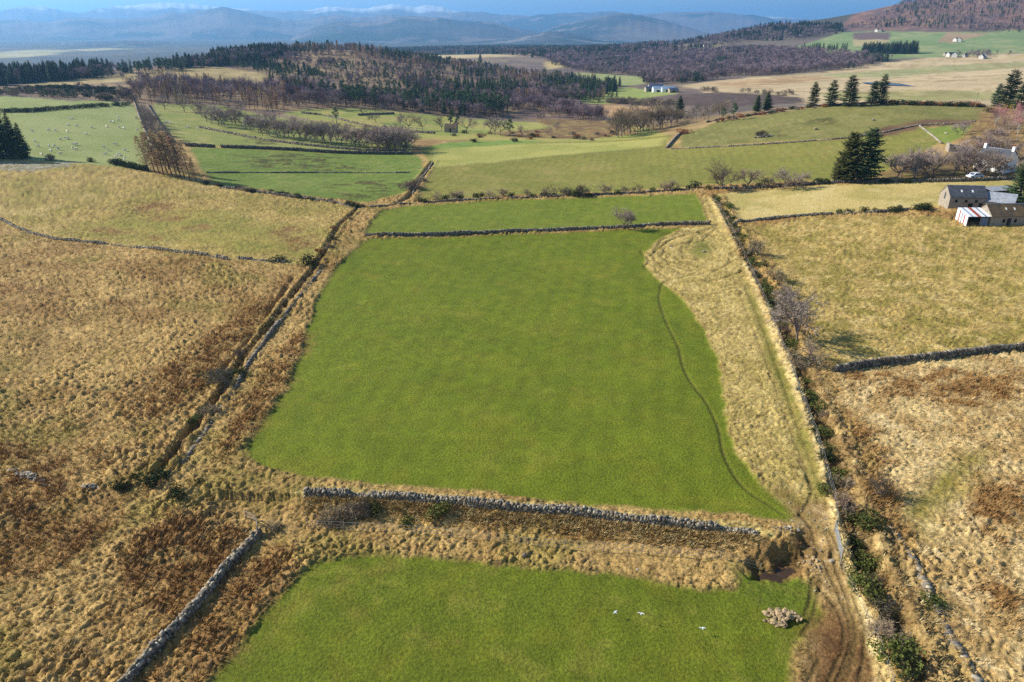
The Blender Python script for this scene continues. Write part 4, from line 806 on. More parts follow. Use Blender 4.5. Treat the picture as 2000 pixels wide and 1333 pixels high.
# ------------------------------------------------------------------ dry stone walls
ST = [S(152, 142, 124), S(124, 116, 104), S(174, 162, 140), S(106, 101, 94), S(142, 126, 100)]
CUBE_V = np.array([(-1, -1, -1), (1, -1, -1), (1, 1, -1), (-1, 1, -1), (-1, -1, 1), (1, -1, 1), (1, 1, 1), (-1, 1, 1)], float)
CUBE_F = np.array([(0, 3, 2, 1), (4, 5, 6, 7), (0, 1, 5, 4), (1, 2, 6, 5), (2, 3, 7, 6), (3, 0, 4, 7)])
def stones_mesh(name, P, dims, yaw, rs, light=1.0):
    """many separate rough stones in one mesh"""
    n = len(P); V = CUBE_V[None] * (1 + rs.uniform(-.28, .28, (n, 8, 3))); V[:, 4:, :2] *= rs.uniform(.6, .95, (n, 1, 1)); V = V * dims[:, None, :] * .5
    tilt = rs.normal(0, .18, n); c, s = np.cos(tilt)[:, None], np.sin(tilt)[:, None]; V[..., 0], V[..., 2] = V[..., 0] * c - V[..., 2] * s, V[..., 0] * s + V[..., 2] * c
    c, s = np.cos(yaw)[:, None], np.sin(yaw)[:, None]; X = V[..., 0] * c - V[..., 1] * s; Y = V[..., 0] * s + V[..., 1] * c
    W = np.stack([X + P[:, :1], Y + P[:, 1:2], V[..., 2] + P[:, 2:3]], -1).reshape(-1, 3)
    F = (CUBE_F[None] + (np.arange(n) * 8)[:, None, None]).reshape(-1, 4)
    me = np_mesh(name, W, F, [M['stone']]); col = np.array(ST)[rs.randint(len(ST), size=n)] * rs.uniform(.75, 1.2, (n, 1)) * light; tint(me, np.repeat(col, 8, 0)); return me
COPE = []
for k in range(6):
    rs_ = np.random.RandomState(900 + k); COPE.append(stones_mesh('cope_stone', np.zeros((1, 3)), np.array([[.30, .36, .24]]) * rs_.uniform(.8, 1.25, (1, 3)), np.zeros(1), rs_, .85))
wall_no = [0]
def stone_wall(pxs, label, h=.85, th=.55, size=.30, light=1.0, gaps=0.0, cope=False, name='dry_stone_wall', line=None, cat='wall', ragged=.12, group=None):
    wall_no[0] += 1; rs = np.random.RandomState(wall_no[0] * 7); line = curve(pxs) if line is None else line
    P, s = resample(line, .4); L = s[-1]; nx = np.gradient(P[:, 0]); ny = np.gradient(P[:, 1]); ln = np.hypot(nx, ny); nx, ny = nx / ln, ny / ln
    gz_ = ground_h(P[:, 0], P[:, 1]); top = h * (1 + ragged * 2 * (fbm(s, s * 0, 3.0, 3, wall_no[0]) - .5)); top = np.where(fbm(s, s * 0 + 9, 5, 2, wall_no[0] + 3) < gaps, top * .35, top)
    root = link(name, None, None, (float(P[0, 0]), float(P[0, 1]), float(gz_[0]))); tag(root, label, cat, group); o = np.array(root.location)
    mb = MB(); V = []; w = th * .30
    for i in range(len(P)):
        for sg, zz in ((1, -.3), (1, .86 * top[i]), (-1, .86 * top[i]), (-1, -.3)): V.append((P[i, 0] - sg * ny[i] * w - o[0], P[i, 1] + sg * nx[i] * w - o[1], gz_[i] + zz - o[2]))
    F = [(4 * i + a, 4 * i + b, 4 * i + 4 + b, 4 * i + 4 + a) for i in range(len(P) - 1) for a, b in ((0, 1), (1, 2), (2, 3))] + [(0, 1, 2, 3), tuple(4 * (len(P) - 1) + q for q in (3, 2, 1, 0))]
    link('hearting', mesh_from('hearting', V, F, M['wallcore']), root)
    nr_ = max(2, int(h / (size * .75))); pts = []; dm = []; yw = []
    for c in range(nr_):
        for sg in (-1, 1):
            q = np.arange(rs.uniform(0, size), L, size * 1.02); q = np.clip(q + rs.uniform(-.08, .08, len(q)), 0, L)
            x, y, tx, ty, g, tp = (np.interp(q, s, a) for a in (P[:, 0], P[:, 1], nx, ny, gz_, top)); bat = th * (.5 - .14 * c / nr_)
            zz = g + tp * (c + .45) / nr_; pts.append(np.stack([x - sg * ty * bat * .72, y + sg * tx * bat * .72, zz], 1)); k = len(q)
            dm.append(np.stack([rs.uniform(.8, 1.35, k) * size, rs.uniform(.8, 1.2, k) * th * .55, rs.uniform(.85, 1.2, k) * h / nr_ * 1.05], 1)); yw.append(np.arctan2(ty, tx) + rs.normal(0, .15, k))
    q = np.arange(0, L, size * .95); x, y, tx, ty, g, tp = (np.interp(q, s, a) for a in (P[:, 0], P[:, 1], nx, ny, gz_, top)); k = len(q); yaw = np.arctan2(ty, tx) + rs.normal(0, .2, k)
    if not cope:
        pts.append(np.stack([x, y, g + tp * .98], 1)); dm.append(np.stack([rs.uniform(.7, 1.2, k) * size, rs.uniform(.7, 1.1, k) * th, rs.uniform(.7, 1.5, k) * size * .7], 1)); yw.append(yaw)
    else:
        for i in range(k):
            if rs.rand() < .12: continue
            lo_ = rs.normal(0, .09); c_ = link('cope_stone', COPE[rs.randint(6)], root, (x[i] - ty[i] * lo_ + rs.normal(0, .07) - o[0], y[i] + tx[i] * lo_ - o[1], g[i] + tp[i] * .98 - o[2] + rs.uniform(-.08, .08))); c_.rotation_euler = (rs.normal(0, .35), rs.normal(0, .35), yaw[i] + rs.normal(0, .5)); c_.scale = rs.uniform(.6, 1.3, 3)
    pts = np.concatenate(pts) - o; me = stones_mesh('stones', pts, np.concatenate(dm), np.concatenate(yw), rs, light)
    tag(link('stones', me, root), kind='stuff')
stone_wall(None, 'long low grey stone wall along the near edge of the big green field', h=.85, th=.6, size=.27, cope=True, line=L_W1, ragged=.4, gaps=.24, light=.85)
stone_wall([(506, 1030), (480, 1062), (456, 1096), (402, 1168), (370, 1205), (336, 1242), (280, 1300), (246, 1340), (200, 1400)], 'straight grey stone wall running to the bottom edge between brown rushes', h=.75, th=.5, size=.27, cope=True, ragged=.3, gaps=.15)
stone_wall([(714, 463), (850, 462), (1000, 456), (1150, 450), (1215, 448), (1300, 442), (1386, 440)], 'dark stone wall crossing between the two bright green fields', h=.8, size=.36, light=.75, ragged=.3)
stone_wall([(1630, 728), (1689, 719), (1743, 711), (1824, 703), (1905, 693), (2000, 684), (2120, 672)], 'dark stone wall between the yellow pasture and the pale rushy pasture at right', h=1.0, size=.36, light=.7, ragged=.2)
stone_wall([(1432, 438), (1500, 431), (1600, 423), (1700, 418), (1812, 410)], 'overgrown tumbled stone wall running from the ditch to the farm buildings', h=.7, size=.42, light=.75, gaps=.3, ragged=.4)
stone_wall([(-60, 410), (0, 430), (40, 450), (100, 468), (160, 474), (280, 487), (400, 501), (446, 509)], 'dark old stone wall below the grassy hillock at left', h=.55, th=.45, size=.38, light=.7, ragged=.6, gaps=.3)
stone_wall([(468, 507), (520, 511), (560, 515)], 'short broken stone wall beside the dark round bush', h=.5, size=.42, light=.75, gaps=.3)
stone_wall([(430, 368), (530, 381), (640, 396), (702, 410)], 'low stone wall behind the grassy hillock, left of the ditch', h=.6, size=.5, light=.75, gaps=.3, ragged=.4)
stone_wall([(362, 286), (420, 289)], 'short dark stone wall left of the gap in the mottled pasture', h=1.0, size=.6, light=.6)
stone_wall([(432, 289), (560, 294), (660, 300), (806, 302)], 'dark stone wall between the mottled pasture and the tree belt', h=1.0, size=.6, light=.6)
stone_wall([(404, 338), (500, 338), (640, 338), (800, 338)], 'thin low stone dyke crossing the mottled green pasture', h=.28, th=.35, size=.5, light=.85, gaps=.5)
stone_wall([(288, 205), (300, 225), (318, 252), (338, 280)], 'pale stone dyke along the right side of the larch strip', h=.7, size=.6, light=1.0)
stone_wall([(263, 202), (272, 228), (284, 258), (298, 290)], 'pale stone dyke along the left side of the larch strip', h=.7, size=.6, light=1.1)
stone_wall([(390, 250), (450, 262), (520, 275), (600, 285), (700, 294), (790, 297)], 'mossy dyke at the foot of the bare tree belt', h=.7, size=.6, light=.7, gaps=.3)
stone_wall([(1302, 290), (1312, 279), (1322, 268), (1332, 261)], 'pale stone dyke climbing the right-hand hill', h=.7, th=.7, size=.5, light=1.1)
stone_wall([(1310, 292), (1420, 287), (1520, 281), (1640, 272), (1720, 261), (1795, 246), (1850, 243), (1905, 238)], 'long pale dyke along the foot of the hill pasture', h=.36, th=.4, size=.45, light=.95, gaps=.35, ragged=.4)
stone_wall([(1795, 247), (1815, 262), (1838, 281)], 'pale dyke on the left side of the small paddock', h=.4, th=.4, size=.45, light=1.15)
stone_wall([(590, 222), (640, 228), (700, 244), (760, 255), (850, 262)], 'dark dyke winding down through the yellow pasture', h=.8, size=.7, light=.7, gaps=.25)
stone_wall([(700, 226), (770, 223)], 'short dark dyke in the yellow pasture', h=.8, size=.7, light=.7)
stone_wall([(846, 318), (832, 338), (820, 354), (806, 380)], 'stone lining on the left bank of the burn', h=.5, size=.5, light=.8)
stone_wall([(722, 407), (830, 398), (1000, 389), (1200, 381), (1366, 371)], 'overgrown low wall behind the upper green field', h=.5, size=.5, light=.75, gaps=.35, ragged=.5)
stone_wall([(1394, 372), (1500, 369), (1620, 360), (1720, 357), (1850, 356), (1975, 352)], 'overgrown wall behind the pale strip pasture', h=.8, size=.55, light=.6, gaps=.2)
stone_wall([(1380, 240), (1410, 234), (1470, 226), (1550, 213), (1640, 206), (1720, 202)], 'tumbled dyke along the brow of the hill pasture', h=.6, size=.6, light=.8, gaps=.4, ragged=.5)
stone_wall([(1742, 1035), (1765, 1070), (1790, 1110), (1815, 1160), (1836, 1205)], 'ruined half-buried stone wall among pale rushes at lower right', h=.24, th=.7, size=.34, light=1.0, gaps=.5, ragged=.9)
stone_wall([(1842, 1215), (1860, 1250), (1890, 1300), (1915, 1345)], 'collapsed end of stone wall in the bottom right corner', h=.24, th=.7, size=.34, light=1.0, gaps=.5, ragged=.9)

stone_wall([(628, 528), (562, 612), (502, 690), (455, 768), (398, 850), (356, 908)], 'broken mossy dyke on the right bank of the left-hand ditch', h=.34, th=.6, size=.34, light=.75, gaps=.5, ragged=.8)
# boulders and stone heaps: every stone of its own
def rock_mesh(seed, sub=1):
    import bmesh
    bm = bmesh.new(); bmesh.ops.create_icosphere(bm, subdivisions=sub, radius=.5); r = random.Random(seed)
    for v in bm.verts: v.co *= r.uniform(.72, 1.2); v.co.z *= .75
    me = bpy.data.meshes.new('stone'); bm.to_mesh(me); bm.free(); me.materials.append(M['stone']); g = ST[seed % 5] * 1.05
    tint(me, np.tile(g, (len(me.vertices), 1))); return me
ROCK = [rock_mesh(k) for k in range(8)]
TAN = [rock_mesh(k + 20) for k in range(5)]
for k, m_ in enumerate(TAN): m_.color_attributes['tint'].data.foreach_set('color', np.tile(np.append(S(160, 138, 104) * (.7 + .12 * k), 1), len(m_.vertices)))
def heap(px, py, n, rx, ry, size, hh, label, name='stone_heap', cat='stone heap', seed=1, rz=0.0, rocks=None):
    r = random.Random(seed); c = at(px, py); root = link(name, None, None, c); tag(root, label, cat); cs, sn = math.cos(rz), math.sin(rz)
    for k in range(n):
        a = r.uniform(0, 6.3); q = r.random() ** .75; u, v = math.cos(a) * q * rx, math.sin(a) * q * ry; x, y = u * cs - v * sn, u * sn + v * cs
        z = float(ground_h(c.x + x, c.y + y)[0]) - c.z + hh * (1 - q * q) * r.uniform(.5, 1); s = size * r.uniform(.6, 1.4)
        o = link('stone', (rocks or ROCK)[r.randrange(5)], root, (x, y, z + s * .12)); o.scale = (s, s * r.uniform(.7, 1.1), s * r.uniform(.6, 1)); o.rotation_euler = (r.uniform(-.4, .4), r.uniform(-.4, .4), r.uniform(0, 6.3))
heap(60, 934, 60, 3.6, .55, .48, .45, 'grey boulders of a tumbled wall at the left edge', 'tumbled_wall', 'wall', 3, -.42)
heap(176, 957, 34, 1.25, .7, .42, .55, 'small grey rubble heap beside the junipers at lower left', seed=4)
heap(1528, 1203, 80, 1.55, 1.1, .44, .55, 'heap of pale straw-coloured stones in the near field corner', seed=5, rocks=TAN)
heap(1580, 1078, 44, 1.0, 2.0, .32, .25, 'scattered pale stones spilling beside the muddy pool', seed=6, rocks=TAN)
heap(1530, 1036, 16, 1.6, .5, .34, .12, 'loose tumbled stones at the right end of the long field wall', 'tumbled_stones', 'stones', 8)
heap(1492, 268, 26, 3.6, 1.4, 1.0, .5, 'pale boulder cairn with a thorn bush on the hill pasture', seed=9)
def boulder(px, py, s, label, k=0, group=None):
    c = at(px, py); o = link('boulder', ROCK[k % 8], None, c + Vector((0, 0, s * .22)), k * 1.3); o.scale = (s, s * .8, s * .8); tag(o, label, 'boulder', group)
boulder(1025, 1075, .75, 'single blue-grey boulder on the grassy strip above the near field', 3)
boulder(1374, 493, 1.0, 'brown boulder ringed by tyre tracks in the straw corner', 1)
boulder(1312, 486, .7, 'white stone on pale grass left of the tyre tracks', 2)
boulder(1628, 1085, .6, 'pale boulder on the track beside the metal gate', 5)
boulder(1593, 254, 2.0, 'pale flat boulder in the middle of the hill pasture', 4); boulder(1705, 236, 1.6, 'small pale boulder high on the hill pasture', 6); boulder(1848, 262, 1.3, 'pale boulder inside the small paddock', 2)
boulder(1246, 1101, .4, 'small pale stone at the top edge of the near field', 7)
br = random.Random(5)
for k in range(46):
    t = br.random(); px_ = 1560 + 70 * t + br.gauss(0, 26); py_ = 985 + 190 * t + br.gauss(0, 14); boulder(px_, py_, br.uniform(.13, .28), 'small pale stone lying loose on the trodden track', k, 'loose stones on the track')

# ------------------------------------------------------------------ water
def pool(name, label, pxs, mat, dz, zc=None):
    P = curve(pxs + [pxs[0]])[:-1]; z = (float(macro(P[:, 0], P[:, 1]).mean()) if zc is None else zc) + dz; me = mesh_from(name, [(p[0], p[1], z) for p in P], [tuple(range(len(P)))], mat); tag(link(name, me), label, kind='structure')
pool('pond', 'small muddy pool beside the track', [(1478, 1112), (1500, 1090), (1535, 1084), (1572, 1090), (1572, 1116), (1540, 1130), (1500, 1130)], M['water'], .28, float(ground_h(*G([(1525, 1103)])[0][:2])[0]))
pool('marsh_water', 'thin strip of open blue water in the marsh', [(1680, 163), (1740, 163), (1790, 165), (1830, 168), (1770, 169), (1700, 166)], M['loch'], .25)

# ------------------------------------------------------------------ fences, gate
def fence(pxs, label, gap, h=1.1, wires=3, post=.09, name='wire_fence', wr=.012, line=None, rails=0):
    line = curve(pxs); P, s = resample(line, gap); g = ground_h(P[:, 0], P[:, 1]); r = random.Random(len(label)); root = link(name, None, None, (P[0, 0], P[0, 1], g[0])); tag(root, label, 'fence'); o = root.location
    mb = MB(); mb.tube([(0, 0, -.3), (0, 0, h)], [post / 2, post / 2.2], 6); pm = mb.mesh('post', M['post'])
    for i in range(len(P)):
        p = link('post', pm, root, (P[i, 0] - o.x, P[i, 1] - o.y, g[i] - o.z)); p.rotation_euler = (r.gauss(0, .05), r.gauss(0, .05), 0); p.scale = (1, 1, r.uniform(.9, 1.08))
    for w in range(wires):
        zz = h * (.95 - .3 * w); mb = MB(); mb.tube([(P[i, 0] - o.x, P[i, 1] - o.y, g[i] - o.z + zz) for i in range(len(P))], [wr] * len(P), 3); mb.build('wire', M['wire'], root)
    for w in range(rails):
        for i in range(len(P) - 1):
            zz = h * (.9 - .38 * w); mb = MB(); mb.tube([(P[i + k, 0] - o.x, P[i + k, 1] - o.y, g[i + k] - o.z + zz) for k in (0, 1)], [.05, .05], 4); mb.build('rail', M['post'], root)
fence([(600, 1022), (760, 1030), (900, 1040), (1050, 1058), (1210, 1068), (1375, 1080), (1488, 1090)], 'wire fence on timber posts in the rough strip below the long wall', 3.2)
fence([(1396, 392), (1440, 470), (1488, 580), (1542, 720), (1592, 850), (1622, 950), (1634, 1035)], 'wire fence on posts along the pale edge of the ditch', 4.0)
fence([(1645, 1100), (1668, 1160), (1700, 1235), (1742, 1345)], 'wire fence on posts between the muddy track and the gorse', 3.0)
fence([(832, 331), (950, 322), (1100, 310), (1200, 301), (1302, 291)], 'line of old fence posts across the olive pasture', 3.0, wires=2)
fence([(824, 290), (900, 287), (1000, 283), (1085, 278)], 'faint fence along the top of the pale pasture', 4.0, wires=2)
fence([(478, 1003), (500, 1014), (503, 1034)], 'weathered timber rail fence at the corner of the stone wall', 1.5, h=1.15, wires=0, post=.14, name='rail_fence', rails=2)
a_ = at(1629, 1042); b_ = at(1641, 1098); gd = (b_ - a_).length; gt = link('field_gate', None, None, a_, math.atan2(b_.y - a_.y, b_.x - a_.x)); tag(gt, 'galvanised tubular metal gate standing open beside the track', 'gate')
for k in range(6): mb = MB(); mb.tube([(0.1, 0, .25 + .17 * k), (gd - .1, 0, .25 + .17 * k)], [.022, .022], 6); mb.build('bar', M['galv'], gt)
for x_ in (.1, gd * .5, gd - .1): mb = MB(); mb.tube([(x_, 0.03, .2), (x_, 0.03, 1.14)], [.025, .025], 6); mb.build('upright', M['galv'], gt)
for x_ in (-.05, gd + .05): mb = MB(); mb.tube([(x_, 0, -.4), (x_, 0, 1.3)], [.08, .075], 8); mb.build('gate_post', M['post'], gt)
for px_, py_, h_, l_ in ((1740, 201, 7, 'telegraph pole behind the brow of the hill, right of the paired conifers'), (1903, 213, 6.5, 'thin telegraph pole at the right end of the hill pasture')):
    c = at(px_, py_); e = link('telegraph_pole', None, None, c); tag(e, l_, 'pole'); mb = MB(); mb.tube([(0, 0, -.4), (0, 0, h_)], [.11, .09], 6); mb.build('pole', M['post'], e); mb = MB(); mb.box((-.5, -.05, h_ - .5), (.5, .05, h_ - .38)); mb.build('crossarm', M['post'], e)

# ------------------------------------------------------------------ single trees
KW = {'dark': 'dark green bush', 'scrub': 'leafless grey bush', 'bracken': 'russet bracken clump', 'gorse': 'olive gorse bush'}
gA = 'larches leaning over the dyke strip'
for px_, py_, h_ in ((292, 335, 10), (303, 338, 11.5), (312, 340, 12), (320, 343, 11), (328, 340, 12.5), (336, 343, 12), (345, 344, 12.5), (353, 347, 11.5), (362, 349, 12), (373, 355, 11), (384, 357, 7), (330, 332, 11), (349, 337, 11)):
    plant('larch', px_, py_, h_, 'leaning bare larch in the clump at the near end of the dyke strip', group=gA)
for px_, py_, h_ in ((281, 222, 5), (284, 229, 5.5), (288, 236, 6), (291, 243, 6.5), (295, 250, 6.5), (298, 257, 7), (303, 264, 7), (307, 270, 7), (296, 262, 6), (290, 251, 6), (311, 276, 6.5), (300, 249, 6)):
    plant('bare', px_, py_, h_, 'small bare tree in the row along the dyke strip above the larches', group='bare trees up the dyke strip')
for k, (px_, py_, h_, w_, l_) in enumerate(((-12, 309, 17, .95, 'tallest dark spruce cut by the left edge of the picture'), (14, 309, 16, .85, 'dark spruce second from the left edge, beside the tallest'), (33, 310, 13, .8, 'shorter dark spruce in front of its two tall neighbours at left'), (49, 311, 10.5, .8, 'smallest dark spruce at the right of the group at the left edge'))):
    plant('spruce', px_, py_, h_, l_, group=None, wide=w_)
plant('warmspruce', 1652, 357, 13.5, 'broad olive spruce, left of the pair standing in the pasture hedge', wide=1.05); plant('brow', 1688, 355, 14.5, 'dark spruce, right of the pair standing in the pasture hedge', wide=1.25); plant('warmspruce', 1636, 356, 7, 'small brownish spruce at the foot of the hedge pair', wide=1.2)
for px_, py_, h_, w_, l_ in ((1587, 209, 11, 1.15, 'leftmost of the single spruces on the brow of the hill'), (1622, 208, 11.5, 1.2, 'second spruce on the brow, just left of the tallest one'), (1657, 208, 13.5, 1.3, 'tallest spruce in the middle of the brow of the hill'), (1702, 205, 10.5, 1.2, 'left spruce of the touching pair on the brow'), (1719, 204, 13, 1.15, 'right, taller spruce of the touching pair on the brow'),
                              (1944, 208, 15, 1.2, 'tall dark spruce near the right edge above the red birches'), (1966, 211, 16, 1.25, 'tallest spruce of the three near the upper right edge'), (1990, 216, 11, 1.3, 'lower dark spruce at the right edge beside two taller ones'),
                              (1326, 232, 12.5, 1.2, 'tall dark spruce among bare trees in the valley dip'), (1478, 219, 8, 1.3, 'left dark spruce of the two beside the hill dyke'), (1497, 216, 9, 1.3, 'right dark spruce of the two beside the hill dyke'), (1986, 398, 11, 1.1, 'dark spruce at the right edge behind the farm buildings'),
                              (938, 124, 18, 1.0, 'lone tall conifer far up the valley')):
    plant('brow' if px_ > 1500 else 'spruce', px_, py_, h_, l_, wide=w_ * (.95 if px_ > 1500 else 1))
for px_, py_, h_, l_ in ((1432, 236, 7.5, 'broad dark pine at the shoulder of the hill'), (1412, 238, 6, 'smaller pine left of the broad dark one on the shoulder'), (880, 254, 10, 'tall dark pine beside the valley cottage'), (894, 257, 7.5, 'lower dark pine right of the valley cottage pine'), (996, 266, 8, 'dark pine at the right end of the clump of bare trees in the valley'), (658, 243, 8, 'dark pine rising behind the bare tree belt')):
    plant('pine', px_, py_, h_, l_, wide=1.25)
for px_, py_, h_ in ((1113, 203, 9), (1127, 202, 10), (1134, 203, 8), (1152, 199, 9), (1160, 198, 8), (1173, 194, 7), (1189, 199, 8.5), (1195, 199, 9), (1203, 199, 8), (1120, 206, 7), (1142, 204, 7)):
    plant('pine', px_, py_, h_, 'slender pine in the loose group on the valley field', group='pines on the valley field', wide=.9)
rb = random.Random(17)
for k in range(66):
    t = (k + rb.random()) / 66; px_ = 392 + 400 * t; y0 = np.interp(px_, [390, 450, 520, 600, 700, 795], [240, 252, 266, 280, 290, 297]); py_ = y0 - rb.random() ** 1.4 * 15
    plant('bare', px_, py_, rb.uniform(6.3, 8.8), 'bare grey tree in the long belt above the mottled pasture', group='bare tree belt above the mottled pasture', wide=rb.uniform(.8, 1.1))
for k in range(15): plant('bare', rb.uniform(722, 800), rb.uniform(284, 298), rb.uniform(7.5, 9.5), 'rounded bare tree in the dense clump at the right end of the belt', group='dense clump of bare trees', wide=1.15)
for px_, py_, h_ in ((322, 216, 8), (360, 219, 9), (458, 224, 9), (240, 160, 7), (213, 150, 7)): plant('bare', px_, py_, h_, 'bare tree standing clear of the plantation edge at left', group='trees at the plantation edge')
for px_, py_, h_, l_ in ((782, 248, 7, 'slim bare tree left of the large one in the yellow pasture'), (798, 254, 9, 'large bare tree with spreading crown in the yellow pasture'), (825, 254, 8, 'narrow bare tree between the large one and the cottage'), (862, 255, 7.5, 'bare tree just left of the cottage pine'), (911, 259, 8.5, 'bare tree with dense crown right of the cottage'),
                          (958, 263, 8.5, 'left bare tree of the rounded valley clump'), (967, 264, 9, 'middle bare tree of the rounded valley clump'), (977, 264, 8, 'right bare tree of the rounded valley clump'), (1020, 268, 6, 'small bare tree right of the valley clump'), (1058, 240, 7, 'lone bare tree in front of the birch wood'), (1087, 261, 6, 'low spreading bare tree on the brown moor'), (1069, 264, 5, 'thin stunted tree left of the spreading one on the moor'),
                          (734, 240, 6, 'small bare tree at the bend of the winding dyke'), (709, 226, 6, 'small bare tree by the short dark dyke')): plant('bare', px_, py_, h_, l_)
for k in range(40):
    t = rb.random(); px_ = 1203 + 112 * t; py_ = np.interp(px_, [1200, 1316], [272, 247]) - rb.random() ** 1.3 * 14; plant('warm', px_, py_, rb.uniform(8, 12.5), 'bare olive-brown tree on the bank above the reed bed', group='bare trees on the bank above the reed bed')
for k in range(24): px_ = rb.uniform(1316, 1450); py_ = np.interp(px_, [1316, 1450], [245, 226]) - rb.random() * 10; plant('warm', px_, py_, rb.uniform(4, 8), 'low bare tree on the rough shoulder of the hill', group='bare trees on the hill shoulder')
for k in range(24): px_ = rb.uniform(1738, 1968); py_ = 351 - rb.random() * 18; plant('bare', px_, py_, rb.uniform(5, 7.5), 'grey bare tree in the row in front of the white house', group='bare trees in front of the white house', wide=1.1)
for px_, py_, h_ in ((1870, 322, 6), (1890, 316, 7), (1930, 322, 8), (1944, 316, 8), (1955, 326, 8), (1880, 260, 4.5), (1868, 264, 4), (1920, 290, 5), (1940, 280, 5.5), (1962, 272, 5)): plant('bare', px_, py_, h_, 'bare grey tree round the white house and ruin', group='bare trees round the white house', wide=1.2)
for k in range(15): px_ = rb.uniform(1918, 2030); py_ = rb.uniform(240, 272); plant('red', px_, py_, rb.uniform(6.5, 9.5), 'reddish bare birch with pale stem on the slope at the right edge', group='red birches on the slope')
for px_, py_, h_, l_, w_ in ((1411, 372, 8.0, 'large round bare tree at the corner of the hedge', 1.3), (1461, 369, 5.6, 'bare tree second to the right of the hedge corner', 1.1), (1547, 366, 5.0, 'wide bare thorn tree in the hedge left of the spruce pair', 1.5), (1497, 367, 3, 'low bare thorn tree midway along the hedge behind the pale strip', 1.4),
                              (1216, 449, 5.6, 'small lone tree standing at the dark wall between green fields', 1.0), (1557, 668, 7.2, 'big purple-grey bare tree casting a long shadow on the yellow pasture', 1.15), (1577, 708, 3.8, 'small pale bare tree in front of the big purple-grey one', 1.1),
                              (1478, 503, 3.6, 'bare sapling on the ditch bank at the corner of the yellow pasture', .9), (1516, 552, 2.6, 'grey bare bush-like tree up the ditch from the big one', 1.3), (1532, 578, 2.4, 'low grey thorn next to the big purple-grey tree', 1.3), (1710, 968, 2.6, 'dead white-barked sapling in the pale rushes', .9), (1640, 992, 1.8, 'spiky grey bush leaning over the ditch by the track', 1.3)):
    plant('dense' if h_ > 4 else 'thorn', px_, py_, h_, l_, wide=w_)
for px_, py_, h_ in ((1076, 384, 3), (1102, 384, 2.8), (1134, 383, 3.4), (1140, 384, 3), (1182, 381, 3), (1219, 378, 2), (1242, 380, 2.8), (1296, 375, 2.8), (1314, 373, 3.2), (958, 387, 2.5), (982, 385, 2.4), (1028, 384, 2.2), (856, 393, 2.8), (898, 389, 2.6), (884, 391, 2.2)):
    plant('thorn', px_, py_, h_, 'small bare thorn in the gappy hedge behind the upper green field', group='thorns in the gappy hedge', wide=1.2)
gG = 'gorse in the gappy hedge'
for px_, py_, h_ in ((1061, 385, 1.6), (1110, 382, 1.9), (1124, 386, 2.2), (1152, 385, 1.5), (1204, 381, 1.5), (1275, 377, 1.6), (1323, 374, 1.5), (1356, 369, 2.2), (930, 387, 1.5), (940, 386, 1.6), (1000, 386, 1.4), (900, 391, 1.5), (820, 396, 1.6), (829, 397, 1.5), (870, 392, 1.6), (1040, 386, 1.3), (1085, 385, 1.2), (1345, 371, 1.5)):
    plant('dark', px_, py_, h_, 'dark gorse bush in the gappy hedge behind the upper green field', 'bush', gG)
for px_, py_, h_ in ((1434, 370, 1.5), (1457, 369, 1.4), (1481, 369, 1.7), (1520, 367, 1.7), (1570, 364, 1.5), (1596, 361, 2), (1607, 360, 2), (1618, 360, 1.6), (1385, 372, 1.6), (1730, 358, 1.8), (1770, 358, 1.6)): plant('dark', px_, py_, h_, 'dark gorse bush in the hedge behind the pale strip pasture', 'bush', 'gorse behind the pale strip pasture')
for px_, py_, h_ in ((1640, 419, 1.4), (1657, 418, 1.5), (1690, 417, 1.6), (1708, 416, 1.3), (1745, 415, 1.8), (1760, 414, 1.6), (1790, 413, 2), (1803, 412, 2.2), (1814, 411, 1.8)): plant('dark', px_, py_, h_, 'dark gorse bush along the tumbled wall leading to the farm', 'bush', 'gorse along the tumbled wall')
for px_, py_, h_, w_, l_ in ((1739, 1292, 1.9, 1.25, 'large bright gorse bush near the bottom edge beside the track'), (1686, 1165, 1.7, 1.1, 'olive gorse bush beside the fence, upper of the pair below the gate'), (1672, 1134, 1.3, 1.0, 'small green gorse bush just below the gate'), (1676, 1092, 1.4, 1.4, 'low spreading gorse bush opposite the gate'), (1816, 1180, 1.2, 1.1, 'dark gorse bush growing on the ruined wall'), (1614, 966, 1.2, 1.0, 'round olive gorse bush above the spiky grey bush'),
                              (604, 520, 2.3, 1.0, 'round dark green bush standing at the corner by the ditch'), (546, 512, 1.4, 1.5, 'low dark bush left of the round one by the ditch'), (856, 1002, 1.5, 1.1, 'round dark green gorse bush below the long wall'), (733, 996, 1.3, 1.0, 'upright green gorse bush below the long wall'), (792, 1014, .9, 1.3, 'low green gorse bush nearest the fence below the long wall'),
                              (466, 738, 1.1, 1.2, 'bright green bush on the bank of the ditch'), (375, 828, 1.0, 1.3, 'olive bush in the ditch above the junipers'), (1578, 712, 1.3, 1.2, 'dark gorse at the foot of the small pale tree')): plant('gorse' if px_ > 700 or px_ < 500 else 'dark', px_, py_, h_, l_, 'bush', wide=w_)
for px_, py_, h_, w_, l_ in ((242, 955, 1.2, 1.1, 'dark juniper at the left end of the clump by the ditch foot'), (262, 940, .9, 1.2, 'low juniper behind the left end of the clump'), (296, 948, 1.5, 1.2, 'largest grey-green juniper in the middle of the clump'), (354, 970, 1.3, 1.2, 'very dark juniper at the right end of the clump'), (389, 946, .8, 1.2, 'small juniper alone right of the clump'), (322, 935, 1.0, 1.2, 'juniper half hidden in the mouth of the ditch')): plant('dark', px_, py_, h_, l_, 'bush', wide=w_, name='juniper_bush')
